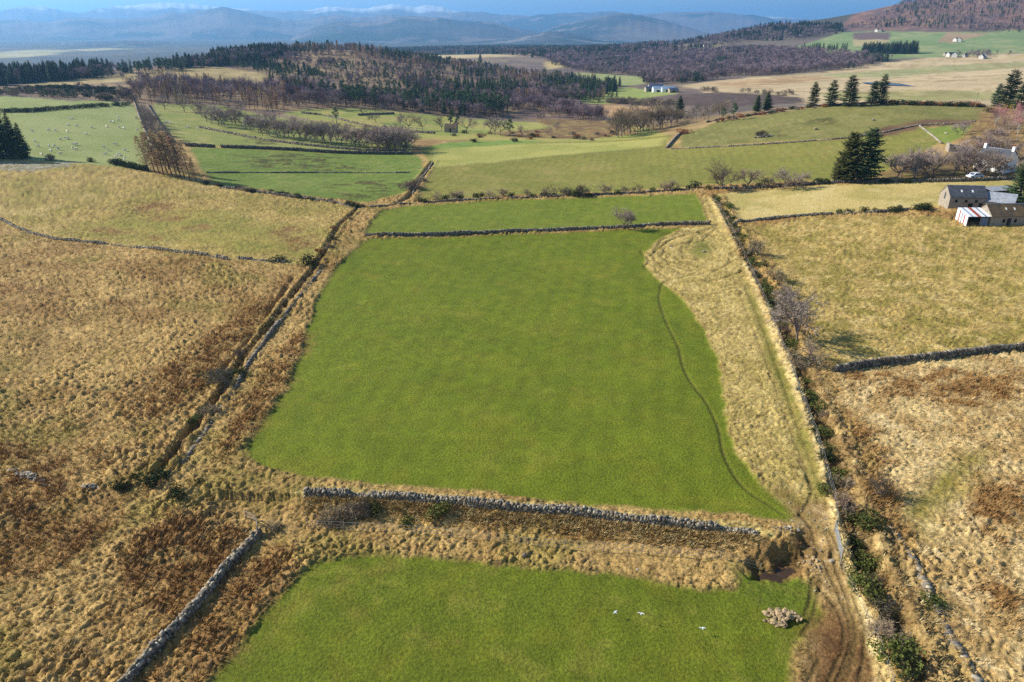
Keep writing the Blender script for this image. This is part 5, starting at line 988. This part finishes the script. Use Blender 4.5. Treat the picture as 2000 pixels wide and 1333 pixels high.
for px_, py_, h_, l_ in ((648, 1005, 1.6, 'brown bare bush below the left end of the long wall'), (682, 998, 1.3, 'dark bare bush right of the brown one below the wall'), (708, 990, 1.3, 'bare bush against the foot of the long wall'), (432, 752, 2.1, 'rounded mauve-grey bare bush on the ditch bank'), (408, 812, 1.3, 'grey bare bush lower in the ditch'), (803, 372, 3.2, 'grey bare bush over the burn'), (822, 356, 2.2, 'low bare bush further up the burn'),
                          (1722, 1186, 1.3, 'tangled bare bush behind the olive gorse'), (1732, 1248, 1.2, 'tangled bare bush above the large gorse'), (1488, 268, 2.6, 'bare thorn bush on the boulder cairn'), (530, 1022, .9, 'low bare bush beside the rail fence')): plant('scrub', px_, py_, h_, l_, 'bush', wide=1.35)
for k in range(64):
    P_, s_ = resample(L_D2, .5); i = int((k + .2 + .6 * rb.random()) / 64 * (len(P_) - 20)); p_ = P_[i]; kd = ('gorse', 'dark', 'gorse', 'scrub', 'dark', 'gorse')[k % 6]; o = plant(kd, 1500, 700, rb.uniform(.8, 1.7), {'gorse': 'olive gorse bush growing in the ditch right of the big field', 'dark': 'dark green bush growing in the ditch right of the big field', 'scrub': 'leafless grey bush growing in the ditch right of the big field'}[kd], 'bush', {'gorse': 'gorse', 'dark': 'dark bushes', 'scrub': 'leafless bushes'}[kd] + ' in the right-hand ditch', name='ditch_bush', wide=rb.uniform(1, 1.4))
    x_, y_ = p_[0] + rb.gauss(.2, .5), p_[1]; o.location = (x_, y_, float(ground_h(x_, y_)[0]) - .05)
for k in range(22):
    P_, s_ = resample(L_D1, .5); i = int(rb.random() * len(P_) * .85); p_ = P_[i]; o = plant(('scrub', 'bracken', 'scrub', 'dark')[k % 4], 600, 600, rb.uniform(.5, 1.1), KW[('scrub', 'bracken', 'scrub', 'dark')[k % 4]] + ' growing in the ditch left of the big field', 'bush', KW[('scrub', 'bracken', 'scrub', 'dark')[k % 4]] + ' in the left-hand ditch', name='ditch_bush', wide=rb.uniform(1, 1.3))
    x_, y_ = p_[0] + rb.gauss(0, .6), p_[1]; o.location = (x_, y_, float(ground_h(x_, y_)[0]) - .05)
for k in range(11): plant('dark', 220 + 6.2 * k + rb.uniform(-2, 2), 319 + 1.5 * k, rb.uniform(1.2, 1.9), 'dark gorse in the strip at the foot of the sheep pasture', 'bush', 'gorse strip below the sheep pasture', wide=1.4)
plant('dark', 177, 317, 1.5, 'lone dark gorse bush on the brow between spruces and gorse strip', 'bush'); plant('scrub', 98, 314, 2.0, 'bare bush beside the dark spruces at left', 'bush')
for k in range(26): t = rb.random(); plant(('dark', 'scrub', 'dark')[k % 3], 400 + 310 * t, np.interp(400 + 310 * t, [400, 530, 640, 710], [361, 380, 395, 409]) + rb.uniform(-3, 2), rb.uniform(.8, 1.7), KW[('dark', 'scrub', 'dark')[k % 3]] + ' along the dyke behind the grassy hillock', 'bush', KW[('dark', 'scrub', 'dark')[k % 3]] + ' behind the hillock', name='hedge_bush', wide=1.3)
for k in range(26): plant(('dark', 'scrub', 'bracken', 'dark')[k % 4], 1722 + 8 * k + rb.uniform(-3, 3), np.interp(1722 + 8 * k, [1720, 1930], [204, 210]), rb.uniform(1.5, 2.6), KW[('dark', 'scrub', 'bracken', 'dark')[k % 4]] + ' on the brow of the hill right of the spruces', 'bush', KW[('dark', 'scrub', 'bracken', 'dark')[k % 4]] + ' along the brow', name='hedge_bush', wide=1.5)
for k in range(24): px_ = 1385 + 13 * k + rb.uniform(-4, 4); plant(('dark', 'scrub', 'bracken')[k % 3], px_, np.interp(px_, [1380, 1470, 1550, 1640, 1720], [242, 228, 215, 208, 205]) + rb.uniform(-2, 1), rb.uniform(1.0, 2.0), KW[('dark', 'scrub', 'bracken')[k % 3]] + ' along the tumbled dyke on the brow', 'bush', KW[('dark', 'scrub', 'bracken')[k % 3]] + ' on the brow dyke', name='hedge_bush', wide=1.4)
for k in range(30): px_ = rb.uniform(880, 1200); plant(('dark', 'scrub', 'bracken')[k % 3], px_, rb.uniform(258, 278), rb.uniform(.9, 1.8), KW[('dark', 'scrub', 'bracken')[k % 3]] + ' on the rough valley ground by the burn', 'bush', KW[('dark', 'scrub', 'bracken')[k % 3]] + ' on the valley ground', name='rough_bush', wide=1.4)
for k in range(26): plant(('bracken', 'scrub', 'dark')[k % 3], rb.uniform(1885, 2010), rb.uniform(262, 338), rb.uniform(1, 2.2), KW[('bracken', 'scrub', 'dark')[k % 3]] + ' on the brown slope at the right edge', 'bush', KW[('bracken', 'scrub', 'dark')[k % 3]] + ' on the brown slope', name='rough_bush', wide=1.4)
plant('yellow', 1975, 212, 2.6, 'yellow flowering gorse bush below the tall spruces at right', 'bush', wide=1.5); plant('bracken', 1335, 262, 2.2, 'russet bracken clump at the top of the climbing dyke', 'bush', wide=2.0); plant('dark', 1935, 220, 2.0, 'dark gorse bush at the right end of the hill pasture', 'bush', wide=2.0)
for k in range(22): px_ = 12 + 11 * k; plant('dark', px_ + rb.uniform(-3, 3), np.interp(px_, [0, 60, 130, 190, 255], [220, 219, 213, 209, 206]), rb.uniform(1.6, 2.3), 'dark gorse in the hedge across the top of the sheep pasture', 'bush', 'hedge across the sheep pasture', wide=1.5)
for k in range(46): plant('fir', 1682 + 108 * (k + rb.random()) / 46, 106 - rb.random() * 2.0, rb.uniform(14, 18.5), 'dark conifer in the shelterbelt block on the far green slope', group='far conifer shelterbelt', wide=1.5)
for k in range(22): plant('fir', (1576, 1590, 1604, 1618, 1632, 1646)[k % 6] + rb.uniform(-7, 7), 99 - rb.random(), rb.uniform(8, 13), 'conifer in the short far row left of the shelterbelt', group='far conifer row', wide=1.3)
for px_, py_, h_ in ((-40, 312, 16), (-62, 308, 17), (-85, 313, 15), (-110, 309, 17), (-140, 311, 16), (-30, 304, 16), (-100, 303, 15)): plant('spruce', px_, py_, h_, 'dark spruce of the wood just beyond the left edge', group='spruces beyond the left edge', wide=1.2)

# ------------------------------------------------------------------ buildings
def building(name, label, px, py, L, W, eave, ridge_h, rz, wall, roof, cat='barn', cut=None):
    """long house with a gable roof; x along the length from the front left corner, y away from the viewer"""
    c = at(px, py); e = link(name, None, None, c, rz); tag(e, label, cat)
    mb = MB(); H, G_ = eave, ridge_h; t = .02
    V = [(0, 0, -.6), (L, 0, -.6), (L, W, -.6), (0, W, -.6), (0, 0, H), (L, 0, H), (L, W, H), (0, W, H), (0, W / 2, G_), (L, W / 2, G_)]
    mb.add(V, [(0, 1, 5, 4), (2, 3, 7, 6), (3, 0, 4, 8, 7), (1, 2, 6, 9, 5), (4, 5, 9, 8), (6, 7, 8, 9), (0, 3, 2, 1)]); mb.build('wall', wall, e)
    sl_ = (G_ - H) / (W / 2); ov = .18
    for nm_, y0 in (('front', -1), ('back', 1)):
        mb = MB(); yo = -ov if y0 < 0 else W + ov; zo = H - sl_ * ov + .03; q = [(-.08, yo, zo), (L + .08, yo, zo), (L + .08, W / 2, G_ + .03), (-.08, W / 2, G_ + .03)]
        if y0 > 0: q = [q[1], q[0], q[3], q[2]]
        mb.sheet(q, .10); r_ = mb.build('roof_slope', roof, e)
    mb = MB(); mb.tube([(-.1, W / 2, G_ + .13), (L + .1, W / 2, G_ + .13)], [.09, .09], 6); mb.build('ridge', M['slate_pale'], e)
    return e
def opening(e, nm_, x0, x1, z0, z1, mat, y=-.03, frame=None):
    mb = MB(); mb.box((x0, y, z0), (x1, y + .12, z1)); o = mb.build(nm_, mat, e)
    if frame:
        for a, b in (((x0 - .1, y - .03, z0 - .12), (x1 + .1, y + .1, z0 - .003)), ((x0 - .1, y - .02, z1 + .003), (x1 + .1, y + .1, z1 + .15))): f = MB(); f.box(a, b); f.build('lintel', frame, o)
    return o
bA = building('stone_barn', 'two-storey stone barn with dark slate roof and pale gable, left of the farm', 1850, 411, 8.2, 5.2, 3.1, 5.2, R(-6), M['barn_stone'], M['slate'])
for x_ in (1.2, 3.4, 5.6): opening(bA, 'window', x_, x_ + .55, 1.9, 2.5, M['inside_shade'], frame=M['barn_stone'])
opening(bA, 'door', 4.3, 5.3, -.1, 1.7, M['inside_shade'], frame=M['barn_stone']); opening(bA, 'door', 6.6, 7.4, -.1, 1.8, M['dark_wood'])
for x_ in (2.6, 5.0): mb = MB(); mb.sheet([(x_, 1.0, 3.1 + 2.1 / 2.6 * 1.0 + .14), (x_ + .35, 1.0, 3.1 + 2.1 / 2.6 * 1.0 + .14), (x_ + .35, 1.55, 3.1 + 2.1 / 2.6 * 1.55 + .14), (x_, 1.55, 3.1 + 2.1 / 2.6 * 1.55 + .14)], .03); mb.build('skylight', M['lime'], bA)
mb = MB(); mb.box((-.05, 2.3, 2.2), (.05, 2.9, 3.6)); mb.build('gable_window', M['glass'], bA)
bB = building('stone_steading', 'long low stone steading with mossy slate roof at the right edge', 1932, 443, 15, 5.2, 2.3, 4.3, R(2), M['barn_stone'], M['slate_moss'])
for x_ in (2.6, 5.2, 8.0): opening(bB, 'window', x_, x_ + .6, .9, 1.6, M['inside_shade'], frame=M['barn_stone'])
opening(bB, 'door', 3.6, 4.5, -.1, 1.8, M['dark_wood'])
for x_ in (3.6, 5.5): mb = MB(); mb.sheet([(x_, 1.2, 2.3 + 2 / 2.6 * 1.2 + .14), (x_ + .3, 1.2, 2.3 + 2 / 2.6 * 1.2 + .14), (x_ + .3, 1.7, 2.3 + 2 / 2.6 * 1.7 + .14), (x_, 1.7, 2.3 + 2 / 2.6 * 1.7 + .14)], .03); mb.build('skylight', M['lime'], bB)
pB = bB.location
bC = building('linking_byre', 'byre with pale grey roof linking the barn and the steading', 1903, 409, 7.4, 4.2, 2.2, 3.9, R(-38), M['barn_stone'], M['slate_pale'])
# lean-to of rusty and white sheets
c = at(1886, 443); bD = link('sheet_shed', None, None, c, R(0)); tag(bD, 'open-fronted shed of white and rusty corrugated sheets at the end of the steading', 'shed')
Ls, Ws, hf, hb = 5.0, 4.2, 2.2, 3.2
for k in range(12):
    x0, x1 = k * Ls / 12, (k + 1) * Ls / 12; mb = MB(); z = .012 * (k % 2); mb.sheet([(x0 - .1, -.15, hf + z), (x1 - .1, -.15, hf + z), (x1 - .1, Ws, hb + z), (x0 - .1, Ws, hb + z)], .03); mb.build('roof_sheet', M['rust'] if k in (5, 6) else (M['slate_pale'] if k in (2, 9) else M['white_sheet']), bD)
for k in range(9):
    y0, y1 = k * Ws / 9, (k + 1) * Ws / 9; mb = MB(); t0, t1 = hf + (hb - hf) * y0 / Ws, hf + (hb - hf) * y1 / Ws; x_ = -.02 - .012 * (k % 2)
    mb.add([(x_, y0, -.3), (x_, y1, -.3), (x_, y1, t1), (x_, y0, t0), (x_ + .04, y0, -.3), (x_ + .04, y1, -.3), (x_ + .04, y1, t1), (x_ + .04, y0, t0)], [(0, 3, 2, 1), (4, 5, 6, 7), (0, 1, 5, 4), (1, 2, 6, 5), (2, 3, 7, 6), (3, 0, 4, 7)]); mb.build('wall_sheet', M['rust'] if k in (2, 6) else (M['slate_pale'] if k == 4 else M['white_sheet']), bD)
mb = MB(); mb.box((0, Ws - .1, -.3), (Ls, Ws, hb - .04)); mb.build('back_wall', M['dark_wood'], bD)
mb = MB(); mb.box((3.0, -.08, -.2), (4.4, .02, hf - .06)); mb.build('door', M['blue_door'], bD)
for x_ in (.08, 2.9, 4.5): mb = MB(); mb.tube([(x_, 0, -.3), (x_, 0, hf - .03)], [.08, .08], 6); mb.build('post', M['post'], bD)
mb = MB(); mb.box((.1, -.12, hf - .18), (Ls - .1, -.04, hf - .03)); mb.build('fascia', M['dark_wood'], bD)
c = at(1934, 394); bE = link('open_cart_shed', None, None, c, R(4)); tag(bE, 'dark open shed with a thin flat roof behind the barn', 'shed')
mb = MB(); mb.sheet([(-.3, -.3, 2.5), (7.5, -.3, 2.7), (7.5, 3.4, 3.0), (-.3, 3.4, 2.8)], .1); mb.build('roof', M['slate_pale'], bE)
mb = MB(); mb.box((0, 3.1, -.3), (7.3, 3.25, 2.75)); mb.build('back_wall', M['dark_wood'], bE); mb = MB(); mb.box((3.6, -.1, -.2), (7.3, .02, 2.5)); mb.build('front_boards', M['darkroof'], bE)
for k in range(4): mb = MB(); mb.tube([(.3 + k * 1.0, 0, -.3), (.3 + k, 0, 2.48)], [.09, .08], 6); mb.build('post', M['post'], bE)
hF = building('white_house', 'whitewashed farmhouse half hidden by bare trees', 1900, 330, 8.5, 5.6, 3.4, 5.9, R(-62), M['lime'], M['slate'], 'house')
for x_ in (1.2, 3.8, 6.3): o = opening(hF, 'window', x_, x_ + .9, 1.0, 2.3, M['glass'], frame=M['barn_stone'])
for x_ in (.4, 8.1): mb = MB(); mb.box((x_ - .35, 2.4, 5.4), (x_ + .35, 3.2, 7.0)); o = mb.build('chimney', M['lime'], hF); mb = MB(); mb.tube([(x_, 2.8, 7.0), (x_, 2.8, 7.4)], [.14, .12], 7); mb.build('chimney_pot', M['rust'], o)
mb = MB(); mb.box((-.05, 2.3, 1.4), (.05, 3.2, 2.6)); mb.build('gable_window', M['glass'], hF)
rg = link('ruined_steading', None, None, at(1852, 298), R(-14)); tag(rg, 'roofless ruin of pale stone below the paddock', 'ruin')
for a, b in (((0, 0, -.4), (4.2, .5, 2.0)), ((0, .53, -.4), (.5, 3.6, 2.5)), ((4.23, 0, -.4), (4.7, 3.6, 1.6)), ((.53, 3.1, -.4), (4.2, 3.57, 2.1))):
    mb = MB(); mb.box(a, b); rr2 = random.Random(int(b[0] * 10)); mb.v = [(x, y, z + (rr2.uniform(-.35, .25) if z > 0 else 0)) for x, y, z in mb.v]; mb.build('wall', M['barn_stone'], rg)
mb = MB(); mb.box((1.4, -.04, .2), (2.2, .1, 1.5)); mb.build('window', M['inside_shade'], rg)
ct = building('cottage', 'small dark-roofed cottage among pines by the burn', 868, 259, 6, 4, 2.1, 3.8, R(-8), M['barn_stone'], M['slate_moss'], 'house'); opening(ct, 'door', 2.6, 3.4, 0, 1.8, M['inside_shade'])
for px_, py_, L_, W_, h_, rz_, mt, l_ in ((1262, 180, 9, 8, 4.5, .1, 'darkroof', 'dark-roofed farm shed at the left of the valley farm'), (1276, 181, 10, 8, 5, .0, 'blue_sheet', 'pale blue-roofed shed in the middle of the valley farm'), (1293, 181, 11, 9, 5, -.1, 'blue_sheet', 'widest blue-roofed shed of the valley farm'), (1308, 182, 8, 7, 4, .05, 'darkroof', 'dark shed at the right end of the valley farm'), (1268, 176, 14, 9, 5.5, .0, 'darkroof', 'large dark shed at the back of the valley farm')):
    b = building('farm_shed', l_, px_, py_, L_, W_, h_ * .6, h_, rz_, M['barn_stone'] if mt != 'blue_sheet' else M['white_sheet'], M[mt], 'shed'); opening(b, 'door', L_ * .3, L_ * .6, 0, h_ * .45, M['inside_shade'])
for px_, py_, L_, W_, h_, rz_, wm, l_ in ((1854, 112, 12, 7, 6, .2, 'far_lime', 'long pale farmhouse on the far green slope'), (1869, 113, 8, 7, 6.5, .9, 'far_lime', 'bright white gabled house on the far green slope'), (1884, 112, 6, 5, 4.5, .3, 'far_lime', 'small white house right of the gabled one'), (1920, 116, 8, 6, 5.5, .6, 'far_lime', 'left white house beside the far grey wood'), (1928, 115, 8, 6, 6, 1.1, 'far_lime', 'right white house beside the far grey wood'), (1846, 110, 9, 6, 4.5, .1, 'barn_stone', 'dark low barn left of the far white farm'),
                                           (1868, 82, 11, 8, 6, .3, 'far_lime', 'white house high on the far slope, left one'), (1877, 82, 9, 8, 6, .9, 'far_lime', 'white house high on the far slope, right one'), (1714, 63, 12, 8, 6, .4, 'far_lime', 'left house of the far hill farm'), (1722, 63, 10, 8, 6, .9, 'barn_stone', 'right house of the far hill farm'), (1376, 95, 14, 9, 7, .3, 'far_lime', 'pale house beyond the birch wood'), (1384, 95, 12, 9, 7, .9, 'barn_stone', 'dark house beyond the birch wood')):
    b = building('far_house', l_, px_, py_, L_, W_, h_ * .55, h_, rz_, M[wm], M['slate'], 'house'); opening(b, 'window', L_ * .15, L_ * .3, .9, 2.1, M['glass']); opening(b, 'window', L_ * .65, L_ * .8, .9, 2.1, M['glass']); mb = MB(); mb.box((.2, W_ / 2 - .4, h_ - .6), (.9, W_ / 2 + .4, h_ + .8)); mb.build('chimney', M['barn_stone'], b)
b = building('red_shed', 'small bright red shed at the edge of the valley pine group', 1163, 180, 5, 4, 2.2, 3.4, .2, M['red_paint'], M['red_paint'], 'shed'); opening(b, 'door', 1.6, 3, 0, 1.9, M['inside_shade'])

# parked car by the house
c = at(1903, 348); car = link('parked_car', None, None, c, R(12)); tag(car, 'white parked car under the bare trees by the white house', 'car')
mb = MB(); prof = [(-2.1, .35), (-2.15, .75), (-1.2, .9), (-.7, 1.4), (.9, 1.45), (1.6, 1.0), (2.1, .85), (2.15, .35)]
n = len(prof); V = [(x, y, z) for y in (-.85, .85) for x, z in prof]; mb.add(V, [tuple(range(n)), tuple(reversed(range(n, 2 * n)))] + [(i, i + n, (i + 1) % n + n, (i + 1) % n) for i in range(n)]); mb.build('body', M['car'], car)
for y_ in (-.87, .84): mb = MB(); mb.add([(-.95, y_, .95), (1.25, y_, 1.0), (.8, y_, 1.36), (-.62, y_, 1.32), (-.95, y_ + .03, .95), (1.25, y_ + .03, 1.0), (.8, y_ + .03, 1.36), (-.62, y_ + .03, 1.32)], [(0, 3, 2, 1), (4, 5, 6, 7), (0, 1, 5, 4), (1, 2, 6, 5), (2, 3, 7, 6), (3, 0, 4, 7)]); mb.build('side_window', M['glass'], car)
mb = MB(); mb.sheet([(-1.17, -.7, .94), (-1.17, .7, .94), (-.74, .66, 1.37), (-.74, -.66, 1.37)][::-1], .02); mb.build('windscreen', M['glass'], car)
for x_ in (-1.35, 1.35):
    for y_ in (-.8, .8): mb = MB(); mb.tube([(x_, y_ - .1, .32), (x_, y_ + .1, .32)], [.32, .32], 14); mb.build('wheel', M['tyre'], car)

# ------------------------------------------------------------------ sheep and gulls
def skin_mesh(name, joints, edges, radii, mats, sub=1):
    me = bpy.data.meshes.new(name); me.from_pydata(joints, edges, []); me.update(); o = bpy.data.objects.new(name, me); COL.objects.link(o)
    md = o.modifiers.new('s', 'SKIN'); sv = me.skin_vertices[0].data
    for i, r_ in enumerate(radii): sv[i].radius = (r_, r_) if not isinstance(r_, tuple) else r_
    sv[0].use_root = True; o.modifiers.new('u', 'SUBSURF').levels = sub; dg = bpy.context.evaluated_depsgraph_get(); dg.update(); m2 = bpy.data.meshes.new_from_object(o.evaluated_get(dg)); bpy.data.objects.remove(o)
    m2.name = name; m2.materials.clear()
    for m in mats: m2.materials.append(m)
    m2.polygons.foreach_set('use_smooth', np.ones(len(m2.polygons), bool)); return m2
def sheep_mesh(nm, graze):
    hz_ = .25 if graze else .85
    J = [(0, 0, .62), (-.38, 0, .64), (.35, 0, .64), (.52, 0, .62 if graze else .8), (.68, 0, hz_ + .12), (.80, 0, hz_),
         (-.38, .13, .34), (-.36, .13, .02), (-.38, -.13, .34), (-.40, -.13, .02), (.32, .13, .34), (.33, .13, .02), (.32, -.13, .34), (.30, -.13, .02), (-.54, 0, .58)]
    E = [(0, 1), (0, 2), (2, 3), (3, 4), (4, 5), (1, 6), (6, 7), (1, 8), (8, 9), (2, 10), (10, 11), (2, 12), (12, 13), (1, 14)]
    return skin_mesh(nm, J, E, [.27, .25, .24, .13, .10, .06, .07, .045, .07, .045, .07, .045, .07, .045, .07], [M['wool']])
SH = [sheep_mesh('sheep_grazing', True), sheep_mesh('sheep_standing', False)]
rs2 = random.Random(23)
for k, (x_, y_) in enumerate([(545, 255), (565, 252), (920, 240), (925, 270), (865, 280), (890, 282), (535, 305), (600, 312), (715, 325), (838, 318), (930, 322), (970, 332), (250, 352), (382, 347), (435, 350), (530, 357), (672, 377), (515, 410), (535, 410), (473, 420), (273, 435), (580, 460), (600, 458), (903, 458), (297, 472), (387, 472), (427, 470), (568, 492), (600, 495), (815, 480), (842, 500), (457, 495), (400, 508), (978, 505), (473, 530), (330, 540), (825, 532), (928, 540), (945, 550), (905, 562), (975, 575), (1062, 252), (1075, 345)]):
    c = at(x_ / 4, 170 + y_ / 4); o = link('sheep', SH[k % 2], None, c, rs2.uniform(0, 6.3)); o.scale = (1.0,) * 3; tag(o, 'white sheep scattered over the pasture left of the larch strip', 'sheep', 'sheep in the left pasture')
for k, (x_, y_) in enumerate([(1295, 285), (1315, 288), (1332, 291), (1465, 320), (1470, 318), (1545, 335)]):
    c = at(x_ / 4, 170 + y_ / 4); o = link('sheep', SH[k % 2], None, c, rs2.uniform(0, 6.3)); o.scale = (1.0,) * 3; tag(o, 'white sheep in the narrow pasture right of the larch strip', 'sheep', 'sheep right of the larch strip')
def gull(px, py, spx, spy, yaw, label):
    """flying gull whose shadow falls at (spx, spy)"""
    s = at(spx, spy); v = TO_SUN; a, sl_ = ray(px, py); best = None
    for h in np.linspace(.5, 14, 271):
        p = s + v * (h / v.z); d = math.hypot(p.x, p.y); e = abs(CAM_H + float(sl_) * d - p.z) + abs(math.atan2(p.x, p.y) - float(a)) * d * .3
        if best is None or e < best[0]: best = (e, p)
    e = link('flying_gull', None, None, best[1], yaw); e.scale = (.36,) * 3; tag(e, label, 'gull')
    body = skin_mesh('body', [(0, 0, 0), (.16, 0, .01), (.27, 0, .03), (.34, 0, .02), (-.18, 0, 0), (-.30, 0, 0)], [(0, 1), (1, 2), (2, 3), (0, 4), (4, 5)], [.085, .07, .05, .02, .06, .03], [M['gull']]); link('body', body, e)
    for sg in (-1, 1):
        mb = MB(); P = [(.12, 0, .04), (.16, .30, .14), (.02, .70, .10), (-.12, .68, .09), (-.06, .30, .12), (-.10, 0, .03)]; q = [(x, y * sg, z) for x, y, z in P]; q2 = [(x, y, z - .02) for x, y, z in q]
        mb.add(q + q2, [(0, 1, 4, 5), (1, 2, 3, 4), (11, 10, 7, 6), (10, 9, 8, 7)] + [(i, (i + 1) % 6, (i + 1) % 6 + 6, i + 6) for i in range(6)]); mb.build('wing', M['gull_grey'], e)
    mb = MB(); mb.add([(-.26, -.03, .01), (-.26, .03, .01), (-.42, .09, 0), (-.42, -.09, 0), (-.26, -.03, -.01), (-.26, .03, -.01), (-.42, .09, -.02), (-.42, -.09, -.02)], [(0, 1, 2, 3), (7, 6, 5, 4), (0, 4, 5, 1), (1, 5, 6, 2), (2, 6, 7, 3), (3, 7, 4, 0)]); mb.build('tail', M['gull'], e)
gull(1200, 1196, 1226, 1211, 2.4, 'white gull flying low over the near field, left of three')
gull(1246, 1198, 1291, 1223, 1.2, 'white gull flying low over the near field, middle of three')
gull(1365, 1226, 1397, 1243, 1.5, 'white gull flying low over the near field, right of three')

# ------------------------------------------------------------------ rough grass, rushes: blades standing on the tussocks
def tufts(name, label, n, seed, dmin, dmax, size, nb, want):
    rs = np.random.RandomState(seed); a = rs.uniform(-.86, .86, n); u = rs.uniform(0, 1, n); r = np.sqrt(dmin ** 2 + u * (dmax ** 2 - dmin ** 2)); x, y = np.sin(a) * r, np.cos(a) * r
    C_, T_, B_, R_ = land(x, y); keep = rs.uniform(0, 1, n) < want(T_, B_, R_); x, y, C_, T_, B_, R_ = (q[keep] for q in (x, y, C_, T_, B_, R_)); k = len(x)
    t1, i1, t2, _ = clumps(x, y)
    z = ground_h(x, y) + T_ * (.62 * t1 + .38 * t2) * (.7 + .6 * smooth(.4, .62, fbm(x, y, 6, 2, 61))) * 1.55 - .03
    s = size * rs.uniform(.6, 1.3, k) * (.65 + T_ * 1.3 + .35 * B_); th = rs.uniform(0, 6.28, (k, nb)); sp = rs.uniform(.15, .9, (k, nb)); L = rs.uniform(.6, 1.1, (k, nb)) * s[:, None]
    wind = .35; bx, by = x[:, None] + np.cos(th) * .16 * s[:, None], y[:, None] + np.sin(th) * .16 * s[:, None]; dx, dy = np.cos(th) * sp + wind, np.sin(th) * sp - .1; ln = np.sqrt(dx ** 2 + dy ** 2 + 1); w = .07 * s[:, None]
    px_, py_ = -np.sin(th) * w, np.cos(th) * w; zz = np.broadcast_to(z[:, None], th.shape)
    V = np.stack([np.stack([bx - px_, by - py_, zz], -1), np.stack([bx + px_, by + py_, zz], -1), np.stack([bx + dx / ln * L, by + dy / ln * L, zz + L / ln], -1)], 2).reshape(-1, 3)
    me = np_mesh(name, V, np.arange(len(V)).reshape(-1, 3), [M['tuft']]); c = C_ * rs.uniform(.95, 1.4, (k, 1)); c = c * (1 - .25 * (i1[:, None] > .86)) ; tint(me, np.clip(np.repeat(c, nb * 3, 0), .004, .9)); tag(link(name, me), label, kind='stuff'); print(name, k)
tufts('tussock_grass', 'dry tussock grass on the rough ground', 70000, 1, 33, 92, .34, 5, lambda T, B, R: np.clip(T / .3, 0, 1) * .55 * (T > .03))
tufts('rough_grass', 'dry grass on the rough pastures further off', 50000, 2, 92, 200, .45, 4, lambda T, B, R: np.clip(T / .25, 0, 1) * (T > .03))
tufts('rushes', 'rust-brown rushes in dense stands', 80000, 3, 33, 120, .42, 5, lambda T, B, R: np.clip(B * 1.4 - .15, 0, 1) * .8)

def line_grass(name, label, line, n, seed, off, spread, size, col, nb=7):
    rs = np.random.RandomState(seed); P, s = resample(line, .3); i = rs.randint(1, len(P) - 1, n); tx, ty = P[i + 1, 0] - P[i - 1, 0], P[i + 1, 1] - P[i - 1, 1]; ln = np.hypot(tx, ty); tx, ty = tx / ln, ty / ln
    o = off + rs.normal(0, spread, n); x, y = P[i, 0] - ty * o + rs.normal(0, .1, n), P[i, 1] + tx * o; z = ground_h(x, y) - .02; sz = size * rs.uniform(.5, 1.3, n); th = rs.uniform(0, 6.28, (n, nb)); sp = rs.uniform(.2, 1.2, (n, nb)); L = rs.uniform(.6, 1.1, (n, nb)) * sz[:, None]
    bx, by = x[:, None] + np.cos(th) * .15 * sz[:, None], y[:, None] + np.sin(th) * .15 * sz[:, None]; dx, dy = np.cos(th) * sp + .25, np.sin(th) * sp - .25; l2 = np.sqrt(dx ** 2 + dy ** 2 + 1); w = .07 * sz[:, None]; zz = np.broadcast_to(z[:, None], th.shape)
    V = np.stack([np.stack([bx + np.sin(th) * w, by - np.cos(th) * w, zz], -1), np.stack([bx - np.sin(th) * w, by + np.cos(th) * w, zz], -1), np.stack([bx + dx / l2 * L, by + dy / l2 * L, zz + L / l2], -1)], 2).reshape(-1, 3)
    me = np_mesh(name, V, np.arange(len(V)).reshape(-1, 3), [M['tuft']]); c = np.array(col)[rs.randint(len(col), size=n)] * rs.uniform(.8, 1.15, (n, 1)); tint(me, np.repeat(c, nb * 3, 0)); tag(link(name, me), label, kind='stuff')
STRAW = [S(200, 176, 120), S(186, 158, 104), S(168, 136, 84), S(212, 192, 140)]
line_grass('bank_grass', 'long dry grass hanging over the bank below the field wall', L_W1, 2600, 5, -1.1, .5, .55, STRAW)
line_grass('wall_foot_grass', 'dry grass along the foot of the field wall', L_W1, 1500, 6, -.5, .14, .55, STRAW + [S(150, 112, 66)])
line_grass('ditch_grass', 'dry grass overhanging the left ditch', L_D1, 3600, 7, 0, .8, .5, STRAW + [S(150, 112, 66), S(128, 118, 60)])
line_grass('ditch_side_grass', 'dry grass and dead stems in the right ditch', L_D2, 4200, 8, .6, 1.0, .55, STRAW + [S(146, 104, 60), S(134, 92, 52)])

# ------------------------------------------------------------------ the air
hz = MB(); hz.box((-38000, -38000, -120), (38000, 38000, 900))
hm = bpy.data.materials.new('haze_air'); hm.use_nodes = True; hn = hm.node_tree; hn.nodes.clear()
ho = hn.nodes.new('ShaderNodeOutputMaterial'); hv = hn.nodes.new('ShaderNodeVolumePrincipled')
hv.inputs['Color'].default_value = (0.27, 0.59, 1.0, 1); hv.inputs['Density'].default_value = 1.0e-4; hv.inputs['Anisotropy'].default_value = 0.4
hn.links.new(hv.outputs[0], ho.inputs['Volume'])
tag(hz.build('haze', hm), 'thin blue haze filling the valley air', kind='stuff')
